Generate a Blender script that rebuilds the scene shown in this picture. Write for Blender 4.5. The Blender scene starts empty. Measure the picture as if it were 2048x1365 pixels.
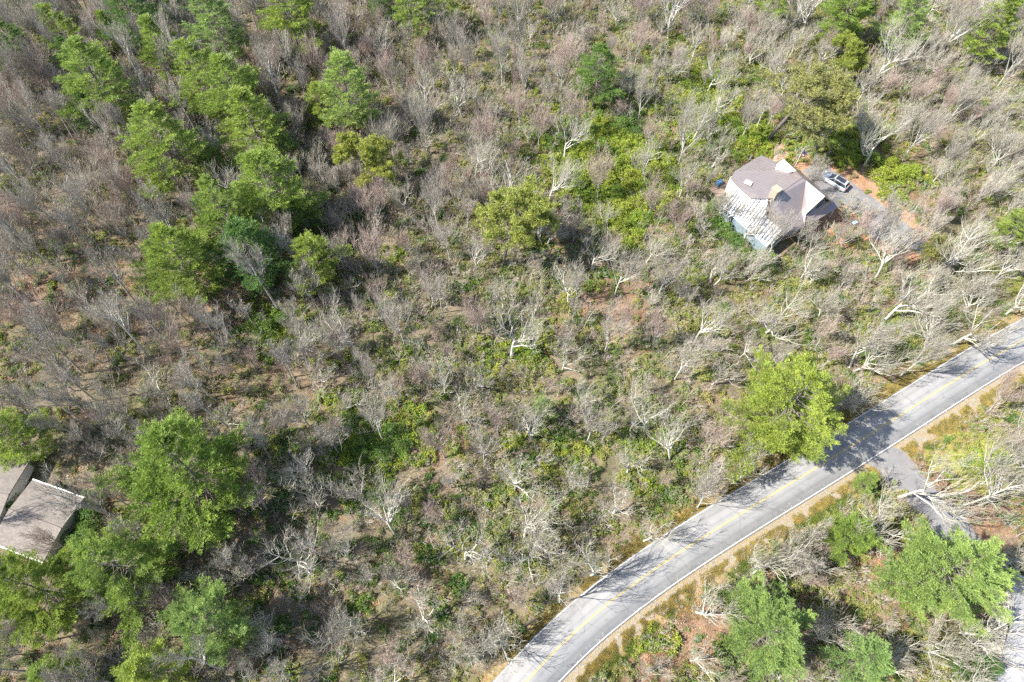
import bpy, bmesh, math, random
import numpy as np
from mathutils import Vector, Matrix

R = math.radians
H = 92.0                                   # camera height above the forest floor
TILT = math.atan(750 / 1365)               # angle between the lens axis and straight down
sc = bpy.context.scene

# ------------------------------------------------------------------ camera, sky, sun
cd = bpy.data.cameras.new("camera"); cam = bpy.data.objects.new("camera", cd)
sc.collection.objects.link(cam); sc.camera = cam
cam.location = (0, 0, H); cam.rotation_euler = (TILT, 0, 0)
cd.sensor_width = 36; cd.lens = 36 * 1365 / 2048; cd.clip_end = 4000; cd.clip_start = 0.5
SUN_EL = R(47); SUN_AZ = math.atan2(-.97, -.20)      # compass angle from +Y towards +X
w = bpy.data.worlds.new("World"); sc.world = w; w.use_nodes = True
nt = w.node_tree; bg = nt.nodes["Background"]
sky = nt.nodes.new("ShaderNodeTexSky"); sky.sky_type = 'NISHITA'; sky.sun_disc = False
sky.sun_elevation = SUN_EL; sky.sun_rotation = SUN_AZ % (2 * math.pi)
nt.links.new(sky.outputs[0], bg.inputs[0]); bg.inputs[1].default_value = 0.11
sl = bpy.data.lights.new("sun", 'SUN'); sl.energy = 5.0; sl.angle = R(0.5); sl.color = (1, .955, .88)
so = bpy.data.objects.new("sun", sl); sc.collection.objects.link(so)
sdir = Vector((math.sin(SUN_AZ) * math.cos(SUN_EL), math.cos(SUN_AZ) * math.cos(SUN_EL), math.sin(SUN_EL)))
so.rotation_euler = sdir.to_track_quat('Z', 'Y').to_euler(); so.location = (-60, -20, 120)
sc.view_settings.view_transform = 'Standard'; sc.view_settings.look = 'None'
sc.view_settings.gamma = 1; sc.view_settings.exposure = 1.38
sc.view_settings.use_curve_mapping = False
sc.render.engine = 'CYCLES'
sc.cycles.max_bounces = 6; sc.cycles.diffuse_bounces = 3; sc.cycles.transmission_bounces = 3
sc.cycles.transparent_max_bounces = 4; sc.cycles.glossy_bounces = 2
sc.cycles.caustics_reflective = False; sc.cycles.caustics_refractive = False
sc.cycles.use_denoising = False

# ------------------------------------------------------------------ helpers
F = 1365.0; CT, ST = math.cos(TILT), math.sin(TILT)
def P(px, py, z=0.0):
    """world x, y of what the photograph shows at pixel px, py at height z"""
    x = (px - 1024) / F; y = -(py - 682.5) / F
    dy = ST + y * CT; dz = -CT + y * ST
    s = (H - z) / -dz
    return np.array([x * s, dy * s])
def proj(x, y, z=0.0):
    v = z - H
    yc = y * CT + v * ST; zc = -(-y * ST + v * CT)
    return 1024 + F * x / zc, 682.5 - F * yc / zc
def pxm(px, py, z=0.0):
    a = P(px, py, z); b = P(px + 1, py, z); return 1 / np.linalg.norm(a - b)

def hash2(ix, iy, seed):
    n = (ix.astype(np.int64) * 374761393 + iy.astype(np.int64) * 668265263 + seed * 974711) & 0xffffffff
    n = ((n ^ (n >> 13)) * 1274126177) & 0xffffffff
    return ((n ^ (n >> 16)) & 0xffff) / 65535.0
def vnoise(x, y, s, seed=0):
    x = np.asarray(x, float) / s; y = np.asarray(y, float) / s
    ix, iy = np.floor(x), np.floor(y); fx, fy = x - ix, y - iy
    fx = fx * fx * (3 - 2 * fx); fy = fy * fy * (3 - 2 * fy)
    h = lambda a, b: hash2(ix + a, iy + b, seed)
    return (h(0, 0) * (1 - fx) + h(1, 0) * fx) * (1 - fy) + (h(0, 1) * (1 - fx) + h(1, 1) * fx) * fy

def tag(o, label=None, cat=None, group=None, kind=None):
    if label: o["label"] = label
    if cat: o["category"] = cat
    if group: o["group"] = group
    if kind: o["kind"] = kind
    return o
def empty(name, loc, rz=0.0):
    o = bpy.data.objects.new(name, None); sc.collection.objects.link(o)
    o.location = loc; o.rotation_euler = (0, 0, rz); o.empty_display_size = .3
    return o
def link(name, me, parent=None, loc=None):
    o = bpy.data.objects.new(name, me); sc.collection.objects.link(o)
    if parent: o.parent = parent
    if loc is not None: o.location = loc
    return o
def mesh(name, V, Fc, mats, mi=None, smooth=False):
    me = bpy.data.meshes.new(name)
    V = np.asarray(V, dtype=np.float32)
    if isinstance(Fc, np.ndarray):
        n, k = Fc.shape
        me.vertices.add(len(V)); me.vertices.foreach_set("co", V.ravel())
        me.loops.add(n * k); me.loops.foreach_set("vertex_index", Fc.astype(np.int32).ravel())
        me.polygons.add(n)
        me.polygons.foreach_set("loop_start", np.arange(0, n * k, k, dtype=np.int32))
        me.polygons.foreach_set("loop_total", np.full(n, k, dtype=np.int32))
        me.update(calc_edges=True)
    else:
        me.from_pydata([tuple(map(float, v)) for v in V], [], Fc)
    for m in (mats if isinstance(mats, (list, tuple)) else [mats]): me.materials.append(m)
    if mi is not None: me.polygons.foreach_set("material_index", np.asarray(mi, dtype=np.int32))
    if smooth: me.polygons.foreach_set("use_smooth", np.ones(len(me.polygons), dtype=bool))
    me.update(); return me

class B:
    """collects quads and boxes into one mesh"""
    def __init__(s): s.v = []; s.f = []
    def poly(s, pts): n = len(s.v); s.v += [tuple(p) for p in pts]; s.f.append(tuple(range(n, n + len(pts))))
    def box(s, c, d, rz=0.0):
        n = len(s.v); cx, cy, cz = c; a, b, h = d[0] / 2, d[1] / 2, d[2] / 2
        for z in (-h, h):
            for x, y in ((-a, -b), (a, -b), (a, b), (-a, b)):
                s.v.append((cx + x * math.cos(rz) - y * math.sin(rz), cy + x * math.sin(rz) + y * math.cos(rz), cz + z))
        s.f += [tuple(n + i for i in f) for f in ((3, 2, 1, 0), (4, 5, 6, 7), (0, 1, 5, 4), (1, 2, 6, 5), (2, 3, 7, 6), (3, 0, 4, 7))]
    def slab(s, pts, t):
        """a plate with its top at pts and its underside t lower"""
        n = len(s.v); k = len(pts); s.v += [tuple(p) for p in pts] + [(p[0], p[1], p[2] - t) for p in pts]
        s.f.append(tuple(range(n, n + k))); s.f.append(tuple(range(n + 2 * k - 1, n + k - 1, -1)))
        for i in range(k): j = (i + 1) % k; s.f.append((n + i, n + k + i, n + k + j, n + j))
    def cyl(s, p0, p1, r0, r1=None, k=10):
        r1 = r0 if r1 is None else r1
        p0, p1 = Vector(p0), Vector(p1); q = (p1 - p0).to_track_quat('Z', 'Y'); n = len(s.v)
        for p, r in ((p0, r0), (p1, r1)):
            for i in range(k):
                a = 2 * math.pi * i / k; s.v.append(tuple(p + q @ Vector((r * math.cos(a), r * math.sin(a), 0))))
        for i in range(k): j = (i + 1) % k; s.f.append((n + i, n + j, n + k + j, n + k + i))
        s.f.append(tuple(range(n + k - 1, n - 1, -1))); s.f.append(tuple(range(n + k, n + 2 * k)))
    def build(s, name, mat, parent=None, smooth=False, bevel=0.0):
        me = mesh(name, s.v, s.f, mat, smooth=smooth)
        if bevel:
            bm = bmesh.new(); bm.from_mesh(me)
            bmesh.ops.bevel(bm, geom=bm.edges[:], offset=bevel, segments=2, affect='EDGES', profile=.6)
            bm.to_mesh(me); bm.free()
        return link(name, me, parent)

# ------------------------------------------------------------------ materials
def mat(name):
    m = bpy.data.materials.new(name); m.use_nodes = True
    return m, m.node_tree, m.node_tree.nodes["Principled BSDF"]
def N(t, kind, **kw):
    n = t.nodes.new(kind)
    for k, v in kw.items():
        if k in n.inputs.keys(): n.inputs[k].default_value = v
        else: setattr(n, k, v)
    return n
def noise(t, scale, detail=4, rough=.55, vec=None):
    n = N(t, "ShaderNodeTexNoise", Scale=scale, Detail=detail, Roughness=rough)
    if vec is not None: t.links.new(vec, n.inputs["Vector"])
    return n.outputs["Fac"]
def ramp(t, fac, stops):
    n = t.nodes.new("ShaderNodeValToRGB"); t.links.new(fac, n.inputs[0]); e = n.color_ramp.elements
    while len(e) < len(stops): e.new(.5)
    for i, (p, c) in enumerate(stops):
        e[i].position = p; e[i].color = (*c, 1) if len(c) == 3 else c
    return n.outputs[0]
def mix(t, fac, a, b, mode='MIX'):
    n = t.nodes.new("ShaderNodeMix"); n.data_type = 'RGBA'; n.blend_type = mode
    for s, v in ((n.inputs[0], fac), (n.inputs[6], a), (n.inputs[7], b)):
        if hasattr(v, "is_linked") or hasattr(v, "links"): t.links.new(v, s)
        elif isinstance(v, (int, float)): s.default_value = v
        else: s.default_value = (*v, 1)
    return n.outputs[2]
def objcoord(t): return N(t, "ShaderNodeTexCoord").outputs["Object"]
def geopos(t): return N(t, "ShaderNodeNewGeometry").outputs["Position"]
def rnd(t): return N(t, "ShaderNodeObjectInfo").outputs["Random"]
def bump(t, bs, h, strength=.5, dist=.05):
    n = N(t, "ShaderNodeBump", Strength=strength, Distance=dist); t.links.new(h, n.inputs["Height"]); t.links.new(n.outputs[0], bs.inputs["Normal"])

def simple(name, col, rough=.7, metal=0, var=.12, scale=3.0, spec=None):
    m, t, b = mat(name)
    c2 = tuple(min(1, x * (1 + var)) for x in col); c1 = tuple(x * (1 - var) for x in col)
    t.links.new(ramp(t, noise(t, scale, 5, .6, geopos(t)), [(.3, c1), (.7, c2)]), b.inputs["Base Color"])
    b.inputs["Roughness"].default_value = rough; b.inputs["Metallic"].default_value = metal
    if spec is not None: b.inputs["Specular IOR Level"].default_value = spec
    return m

def leaf_mat(name, cols, trans=.35, local=1.2, spec=.25):
    """foliage: colour differs from plant to plant and from spray to spray"""
    m, t, b = mat(name)
    base = ramp(t, rnd(t), [(i / (len(cols) - 1), c) for i, c in enumerate(cols)])
    n1 = noise(t, local, 3, .6, geopos(t))
    c = mix(t, 1.0, base, ramp(t, n1, [(.3, (.62, .66, .6)), (.5, (1, 1, 1)), (.72, (1.38, 1.28, .95))]), 'MULTIPLY')
    n2 = noise(t, 9.0, 2, .7, geopos(t))
    c = mix(t, 1.0, c, ramp(t, n2, [(.3, (.75, .78, .75)), (.7, (1.25, 1.2, 1.1))]), 'MULTIPLY')
    t.links.new(c, b.inputs["Base Color"]); b.inputs["Roughness"].default_value = .55
    b.inputs["Specular IOR Level"].default_value = spec
    tr = N(t, "ShaderNodeBsdfTranslucent"); t.links.new(c, tr.inputs[0])
    mx = N(t, "ShaderNodeMixShader"); mx.inputs[0].default_value = trans
    t.links.new(b.outputs[0], mx.inputs[1]); t.links.new(tr.outputs[0], mx.inputs[2])
    t.links.new(mx.outputs[0], t.nodes["Material Output"].inputs[0])
    return m
def bark_mat(name, cols, patch=(.5, .53, .47), amount=.5):
    m, t, b = mat(name)
    base = ramp(t, rnd(t), [(i / (len(cols) - 1), c) for i, c in enumerate(cols)])
    n = noise(t, 2.6, 4, .65, geopos(t))
    f = ramp(t, n, [(.42, (0, 0, 0)), (.62, (amount,) * 3)])
    c = mix(t, f, base, patch)
    t.links.new(c, b.inputs["Base Color"]); b.inputs["Roughness"].default_value = .9
    b.inputs["Specular IOR Level"].default_value = .2
    return m

M = {}
M['oak'] = bark_mat("pale_lichen_bark", [(.34, .32, .28), (.46, .44, .39), (.40, .39, .33)], (.56, .56, .49), .6)
M['oak_twig'] = bark_mat("pale_twig", [(.31, .28, .225), (.39, .355, .29), (.34, .32, .25)], (.47, .46, .39), .6)
M['grey'] = bark_mat("grey_bark", [(.24, .22, .20), (.34, .32, .29), (.29, .27, .25)], (.46, .46, .42), .5)
M['grey_twig'] = bark_mat("grey_twig", [(.31, .275, .235), (.37, .33, .28), (.33, .30, .25)], (.40, .38, .33), .5)
M['red_twig'] = bark_mat("reddish_twig", [(.36, .27, .23), (.40, .30, .26), (.34, .27, .22)], (.40, .36, .31), .5)
M['brown_twig'] = bark_mat("brown_twig", [(.27, .20, .15), (.36, .27, .20), (.30, .24, .19)], (.38, .35, .28), .5)
M['pinebark'] = bark_mat("pine_bark", [(.11, .09, .08), (.17, .14, .12), (.14, .11, .10)], (.26, .25, .23), .4)
M['pine'] = leaf_mat("white_pine_needles", [(.215, .315, .066), (.27, .355, .072), (.235, .335, .082), (.29, .365, .074), (.245, .34, .076)], local=.8)
M['pine_deep'] = leaf_mat("deep_green_and_shaded_needles", [(.10, .19, .055), (.13, .23, .060), (.16, .26, .065)], local=.8)  # deep green of dark pines, also shade painted into the shaded ones
M['pine_blue'] = leaf_mat("blue_green_needles", [(.22, .335, .12), (.25, .36, .12), (.275, .375, .105)], local=.8)
M['pine_yel'] = leaf_mat("yellow_green_needles", [(.29, .35, .075), (.35, .385, .085), (.31, .355, .09)], local=1.0)
M['pine_olive'] = leaf_mat("olive_needles", [(.24, .25, .10), (.28, .29, .11), (.30, .29, .12)], local=1.0)
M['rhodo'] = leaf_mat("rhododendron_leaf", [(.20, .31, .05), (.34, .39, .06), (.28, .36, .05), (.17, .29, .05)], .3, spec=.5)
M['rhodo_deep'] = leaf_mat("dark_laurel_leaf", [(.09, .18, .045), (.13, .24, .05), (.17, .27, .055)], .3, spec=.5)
M['olive'] = leaf_mat("olive_laurel_leaf", [(.26, .30, .095), (.34, .36, .11), (.27, .32, .10), (.38, .36, .14)], .3)
M['sage'] = leaf_mat("sage_laurel_leaf", [(.23, .285, .13), (.30, .345, .16), (.22, .27, .12)], .3)
M['ochre'] = leaf_mat("ochre_grass", [(.40, .33, .13), (.48, .39, .15), (.36, .33, .15)], .3, spec=.1)
M['grass'] = leaf_mat("roadside_grass", [(.16, .24, .06), (.22, .27, .07), (.19, .26, .06)], .3, spec=.1)
M['dryleaf'] = leaf_mat("dry_leaf", [(.30, .16, .09), (.38, .22, .13), (.26, .16, .11), (.42, .29, .19)], .2, spec=.1)

def ground_mat():
    m, t, b = mat("leaf_litter"); p = geopos(t)
    a = ramp(t, noise(t, 5.0, 6, .75, p), [(.28, (.06, .045, .035)), (.42, (.14, .115, .08)), (.55, (.22, .18, .125)), (.68, (.30, .25, .175)), (.85, (.40, .35, .27))])
    g = ramp(t, noise(t, 3.2, 6, .75, p), [(.3, (.05, .06, .03)), (.55, (.12, .125, .055)), (.75, (.21, .195, .10))])
    f = ramp(t, noise(t, .16, 5, .65, p), [(.42, (0, 0, 0)), (.60, (.7,) * 3)])
    c = mix(t, f, a, g)
    at = N(t, "ShaderNodeAttribute", attribute_name="litter"); mu = N(t, "ShaderNodeMath", operation='MULTIPLY')
    t.links.new(at.outputs["Fac"], mu.inputs[0]); t.links.new(ramp(t, noise(t, .9, 5, .7, p), [(.36, (.1,) * 3), (.55, (1, 1, 1))]), mu.inputs[1])
    o_ = ramp(t, noise(t, 4.5, 6, .75, p), [(.3, (.12, .075, .05)), (.5, (.25, .155, .105)), (.7, (.36, .26, .185))])
    c = mix(t, mu.outputs[0], c, o_)
    c = mix(t, 1.0, c, ramp(t, noise(t, .5, 4, .6, p), [(.3, (.7, .72, .74)), (.7, (1.15, 1.1, 1.05))]), 'MULTIPLY')
    t.links.new(c, b.inputs["Base Color"]); b.inputs["Roughness"].default_value = 1
    b.inputs["Specular IOR Level"].default_value = .1
    bump(t, b, noise(t, 7, 5, .8, p), .8, .12)
    return m
M['ground'] = ground_mat()
def asphalt(name, c0, c1, scale=1.2, fine=40):
    m, t, b = mat(name); p = geopos(t)
    a = ramp(t, noise(t, scale * .25, 5, .6, p), [(.35, c0), (.65, c1)])
    a = mix(t, 1.0, a, ramp(t, noise(t, fine, 3, .8, p), [(.3, (.86,) * 3), (.7, (1.1,) * 3)]), 'MULTIPLY')
    # long faint tyre wear and a few tar-sealed cracks
    v = N(t, "ShaderNodeTexVoronoi", feature='DISTANCE_TO_EDGE', Scale=.16); 
    w_ = N(t, "ShaderNodeTexNoise", Scale=.5, Detail=4.0); t.links.new(p, w_.inputs["Vector"])
    vv = N(t, "ShaderNodeVectorMath", operation='MULTIPLY_ADD'); vv.inputs[1].default_value = (3, 3, 0)
    t.links.new(w_.outputs["Color"], vv.inputs[0]); t.links.new(p, vv.inputs[2]); t.links.new(vv.outputs[0], v.inputs["Vector"])
    a = mix(t, ramp(t, v.outputs["Distance"], [(0, (.45,) * 3), (.012, (0, 0, 0))]), a, (c0[0] * .45,) * 3)
    t.links.new(a, b.inputs["Base Color"]); b.inputs["Roughness"].default_value = .9; b.inputs["Specular IOR Level"].default_value = .25
    return m
def wheel_wear(m):
    t = m.node_tree; b = t.nodes["Principled BSDF"]; src = b.inputs["Base Color"].links[0].from_socket
    at = N(t, "ShaderNodeAttribute", attribute_name="across"); mm = N(t, "ShaderNodeMath", operation='ABSOLUTE'); t.links.new(at.outputs["Fac"], mm.inputs[0])
    f = ramp(t, mm.outputs[0], [(0, (.93,) * 3), (.12, (1.03,) * 3), (.22, (.88,) * 3), (.32, (1.05,) * 3), (.48, (1.04,) * 3), (.60, (.86,) * 3), (.70, (1.0,) * 3), (.93, (.97,) * 3), (1, (.75,) * 3)])
    sp = mix(t, 1.0, src, f, 'MULTIPLY')
    st = ramp(t, noise(t, .35, 5, .7, geopos(t)), [(.34, (.84,) * 3), (.46, (1, 1, 1)), (.7, (1.05, 1.04, 1.02))])
    t.links.new(mix(t, 1.0, sp, st, 'MULTIPLY'), b.inputs["Base Color"])
M['road'] = asphalt("worn_asphalt", (.225, .225, .225), (.262, .260, .257))
wheel_wear(M['road'])
M['drive'] = asphalt("driveway_asphalt", (.16, .156, .158), (.21, .205, .205))
M['white_line'] = simple("white_line_paint", (.50, .49, .47), .8, var=.2, scale=3)
M['yellow_line'] = simple("yellow_line_paint", (.50, .38, .12), .8, var=.15, scale=6)
def gravel_mat():
    m, t, b = mat("gravel_shoulder"); p = geopos(t)
    v = N(t, "ShaderNodeTexVoronoi", Scale=5.5); t.links.new(p, v.inputs["Vector"])
    a = ramp(t, v.outputs["Color"], [(.1, (.17, .145, .115)), (.45, (.25, .21, .165)), (.8, (.33, .29, .235))])
    g = ramp(t, noise(t, 3, 5, .7, p), [(.3, (.20, .15, .07)), (.7, (.31, .225, .085))])
    c = mix(t, ramp(t, noise(t, .7, 5, .7, p), [(.36, (0, 0, 0)), (.50, (1, 1, 1))]), a, g)
    t.links.new(c, b.inputs["Base Color"]); b.inputs["Roughness"].default_value = 1
    bump(t, b, v.outputs["Distance"], .6, .06)
    return m
M['gravel'] = gravel_mat()
def verge_mat(name, a, b_, c_):
    m, t, b = mat(name); p = geopos(t)
    t.links.new(ramp(t, noise(t, 2.2, 6, .75, p), [(.3, a), (.52, b_), (.72, c_)]), b.inputs["Base Color"])
    b.inputs["Roughness"].default_value = 1; bump(t, b, noise(t, 9, 4, .8, p), .7, .08); return m
M['verge'] = verge_mat("dry_verge", (.13, .10, .05), (.25, .18, .075), (.35, .26, .12))
M['mulch'] = verge_mat("bare_orange_earth", (.20, .115, .07), (.35, .20, .12), (.44, .28, .18))
M['sand'] = verge_mat("sandy_clearing", (.26, .205, .155), (.36, .29, .225), (.44, .37, .295))
M['lawn'] = verge_mat("mossy_lawn", (.14, .14, .05), (.22, .24, .05), (.30, .31, .07))

# ------------------------------------------------------------------ ground, road, drives
YL = [(1052,1363),(1111,1301),(1175,1247),(1227,1202),(1295,1144),(1377,1095),(1420,1062),(1498,1018),(1638,936),(1758,857),(1861,792),(1963,727),(2045,682)]
LL = [(1128,1363),(1193,1305),(1261,1247),(1329,1192),(1377,1158),(1410,1130),(1519,1069),(1656,984),(1765,905),(1861,840),(1963,778),(2047,723)]
def fit_line(pts):
    W = np.array([P(*p) for p in pts])
    d = np.r_[0, np.cumsum(np.linalg.norm(np.diff(W, axis=0), axis=1))]
    cx, cy = np.polyfit(d, W[:, 0], 4), np.polyfit(d, W[:, 1], 4)
    s = np.linspace(0, d[-1], 90); Q = np.c_[np.polyval(cx, s), np.polyval(cy, s)]
    a = Q[0] - Q[2]; a /= np.linalg.norm(a); b = Q[-1] - Q[-3]; b /= np.linalg.norm(b)
    pre = [Q[0] + a * k for k in (160, 80, 40, 20, 10, 5)]; post = [Q[-1] + b * k for k in (5, 10, 20, 40, 80, 200)]
    return np.vstack([pre, Q, post])
CL = fit_line(YL)
tn = np.gradient(CL, axis=0); tn /= np.linalg.norm(tn, axis=1)[:, None]
NR = np.c_[tn[:, 1], -tn[:, 0]]                      # points to the lower-right side of the road
def ribbon(name, o0, o1, z, mt, kind='structure', parent=None, wob=0.0, edge=None, seed=3):
    a = np.asarray([o0] * len(CL), float); b = np.asarray([o1] * len(CL), float)
    if wob:
        s = np.arange(len(CL)) * 1.0
        b = b + wob * (vnoise(s, s * 0, 5, seed) - .5) * 2
    A_ = CL + NR * a[:, None]; B_ = CL + NR * b[:, None]; n = len(CL)
    V = np.r_[np.c_[A_, np.full(n, z)], np.c_[B_, np.full(n, z)]]
    i = np.arange(n - 1); Fc = np.c_[i, n + i, n + i + 1, i + 1]
    if edge:
        V = np.r_[V, np.c_[A_, np.full(n, z - edge)], np.c_[B_, np.full(n, z - edge)]]
        Fc = np.r_[Fc, np.c_[i + 1, 2 * n + i + 1, 2 * n + i, i], np.c_[n + i, 3 * n + i, 3 * n + i + 1, n + i + 1]]
    me = mesh(name, V, Fc, mt); at = me.attributes.new("across", 'FLOAT', 'POINT')
    at.data.foreach_set("value", np.tile(np.r_[np.full(n, -1.), np.full(n, 1.)], 2 if edge else 1).astype(np.float32))
    o = link(name, me, parent)
    if kind and not parent: o["kind"] = kind
    return o
LW = 2.78
def road_dist(x, y):
    x = np.atleast_1d(x); y = np.atleast_1d(y)
    best = np.full(len(x), 1e9); side = np.zeros(len(x))
    for i in range(0, len(CL) - 1):
        a, b = CL[i], CL[i + 1]; ab = b - a; L2 = ab @ ab
        t = np.clip(((x - a[0]) * ab[0] + (y - a[1]) * ab[1]) / L2, 0, 1)
        dx = x - a[0] - t * ab[0]; dy = y - a[1] - t * ab[1]; d = np.hypot(dx, dy)
        sg = np.sign(dx * NR[i, 0] + dy * NR[i, 1]); m = d < best
        best[m] = d[m]; side[m] = sg[m]
    return best * side
HO = np.array([46.906, 76.227]); HA = R(-54); HU = np.array([math.cos(HA), math.sin(HA)]); HV = np.array([-HU[1], HU[0]])
def inside(poly, x, y):
    x = np.atleast_1d(x); y = np.atleast_1d(y); c = np.zeros(len(x), bool); n = len(poly)
    for i in range(n):
        x0, y0 = poly[i]; x1, y1 = poly[(i + 1) % n]
        if y0 == y1: continue
        k = ((y0 > y) != (y1 > y)) & (x < (x1 - x0) * (y - y0) / (y1 - y0) + x0); c ^= k
    return c
W_ = lambda L: [tuple(P(*p)) for p in L]
DRIVE1 = W_([(1604,342),(1630,328),(1650,326),(1668,342),(1700,362),(1745,395),(1790,430),(1830,462),(1858,486),(1840,510),(1800,488),(1745,478),(1722,452),(1714,432),(1692,412),(1662,400),(1632,372)])
YARD = W_([(1470,300),(1540,285),(1620,285),(1660,310),(1720,340),(1775,385),(1830,440),(1900,490),(1925,530),(1880,560),(1790,520),(1700,500),(1600,470),(1560,480),(1430,420),(1440,350)])
DRIVE2 = W_([(1735,925),(1782,893),(1812,903),(1850,955),(1880,985),(1918,1012),(1930,1035),(1960,1080),(2010,1130),(1985,1165),(1940,1130),(1890,1085),(1855,1070),(1830,1020),(1795,985)])
SANDY = W_([(470,95),(520,80),(560,95),(560,130),(525,165),(480,160),(462,130)])
LAWN2 = W_([(1840,880),(1900,870),(1990,860),(2060,870),(2060,985),(1960,990),(1910,985),(1870,940)])
MULCH2 = W_([(1830,1080),(1800,1075),(1740,1080),(1720,1110),(1760,1160),(1830,1130)])
MULCH3 = W_([(1380,1200),(1440,1170),(1460,1240),(1450,1320),(1380,1380),(1250,1390),(1330,1290)])
GLADE = W_([(1165,560),(1215,530),(1265,560),(1275,610),(1310,650),(1290,680),(1205,670),(1165,620)])
GLADE2 = W_([(400,560),(450,545),(480,600),(440,640),(400,620)])
def sheet(name, poly, z, mt, wob=.35, seed=1):
    """a flat polygon with an uneven outline"""
    out = []; n = len(poly)
    for i in range(n):
        a, b = np.array(poly[i]), np.array(poly[(i + 1) % n]); L = np.linalg.norm(b - a); k = max(1, int(L / .8))
        nr = np.array([b[1] - a[1], a[0] - b[0]]) / max(L, 1e-6)
        for j in range(k):
            q = a + (b - a) * j / k; q = q + nr * wob * (float(vnoise(q[0], q[1], 1.7, seed)) - .5) * 2; out.append((q[0], q[1], z))
    bm = bmesh.new(); f = bm.faces.new([bm.verts.new(p) for p in out]); bm.normal_update()
    if f.normal.z < 0: f.normal_flip()
    bmesh.ops.triangulate(bm, faces=bm.faces[:]); me = bpy.data.meshes.new(name); bm.to_mesh(me); bm.free()
    me.materials.append(mt); return tag(link(name, me), kind='structure')

BUILT = [[tuple(HO + HU * a + HV * b) for a, b in ((-10, -12), (7, -12), (7, 6), (-10, 3))],
         W_([(-40, 1120), (-30, 925), (60, 930), (190, 1000), (130, 1145)]),
         W_([(1995, 1165), (2120, 1170), (2180, 1420), (2000, 1420), (1955, 1300)])]
def blocked(x, y, m=0.0):
    """True where a road, drive or building stands"""
    x = np.atleast_1d(x); y = np.atleast_1d(y); d = road_dist(x, y)
    b = (d > -LW - .7 - m) & (d < LW + 2.0 + m)
    for p in BUILT + [DRIVE1, DRIVE2]: b |= inside(p, x, y)
    return b

def axis(lo, hi, step):
    a = np.arange(lo, hi + step, step)
    return np.r_[[lo - 1500, lo - 600, lo - 250, lo - 100, lo - 40], a, [hi + 40, hi + 100, hi + 250, hi + 600, hi + 1500]]
gx, gy = axis(-150, 150, 2.0), axis(-30, 190, 2.0)
GX, GY = np.meshgrid(gx, gy); fx, fy = GX.ravel(), GY.ravel()
def gz(x, y):
    rd = np.abs(road_dist(x, y)); k = np.clip((rd - 6) / 8, 0, 1)
    hd = np.hypot(np.asarray(x) - 50, np.asarray(y) - 74); k = k * np.clip((hd - 16) / 8, 0, 1)
    k = k * np.clip((np.hypot(np.asarray(x) + 61, np.asarray(y) - 21) - 8) / 5, 0, 1)
    d2 = np.hypot(np.asarray(x) - 52, np.asarray(y) - 24); k = k * np.clip((d2 - 16) / 8, 0, 1)
    return -.02 - k * (.05 + .5 * vnoise(x, y, 9, 5) + .25 * vnoise(x, y, 3.4, 8))
nx, ny = len(gx), len(gy)
ii = (np.arange(ny - 1)[:, None] * nx + np.arange(nx - 1)[None]).ravel()
g = link("ground", mesh("ground", np.c_[fx, fy, gz(fx, fy)], np.c_[ii, ii + 1, ii + nx + 1, ii + nx], M['ground'], smooth=True))
g["kind"] = 'structure'
ribbon("road_verge", -LW - 1.5, LW + 3.0, .000, M['verge'], wob=.6)
ribbon("gravel_shoulder", LW + .05, LW + 2.0, .006, M['gravel'], wob=.45, seed=9)
ribbon("road", -LW - .14, LW + .22, .055, M['road'], edge=.06)
tag(ribbon("edge_line", -LW - .05, -LW + .06, .060, M['white_line']), kind='structure')
ribbon("edge_line", LW - .06, LW + .06, .060, M['white_line'])
ribbon("centre_line", -.12, -.05, .060, M['yellow_line']); ribbon("centre_line", .05, .12, .060, M['yellow_line'])
sheet("yard_earth", YARD, .004, M['mulch'], 1.1, 2)
sheet("driveway", DRIVE1, .016, M['drive'], .1, 2)
sheet("side_driveway", DRIVE2, .030, M['drive'], .15, 4)
sheet("mossy_lawn", LAWN2, .004, M['lawn'], 1.2, 5)

# ------------------------------------------------------------------ branch and leaf geometry
def tubes(S, k):
    """S: (n, 8) array of p0, p1, r0, r1 -> vertices and quads"""
    p0, p1, r0, r1 = S[:, :3], S[:, 3:6], S[:, 6], S[:, 7]
    d = p1 - p0; d /= np.linalg.norm(d, axis=1)[:, None] + 1e-9
    up = np.where(np.abs(d[:, 2:3]) > .9, [[1., 0, 0]], [[0, 0, 1.]])
    a = np.cross(d, up); a /= np.linalg.norm(a, axis=1)[:, None]; b = np.cross(d, a)
    n = len(S); an = np.arange(k) * 2 * np.pi / k
    off = a[:, None, :] * np.cos(an)[None, :, None] + b[:, None, :] * np.sin(an)[None, :, None]
    V = np.concatenate([p0[:, None] + off * r0[:, None, None], p1[:, None] + off * r1[:, None, None]], 1).reshape(-1, 3)
    i = np.arange(n)[:, None] * 2 * k; j = np.arange(k)[None]; jn = (j + 1) % k
    Fc = np.stack([i + j, i + jn, i + k + jn, i + k + j], -1).reshape(-1, 4)
    return V, Fc

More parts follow.
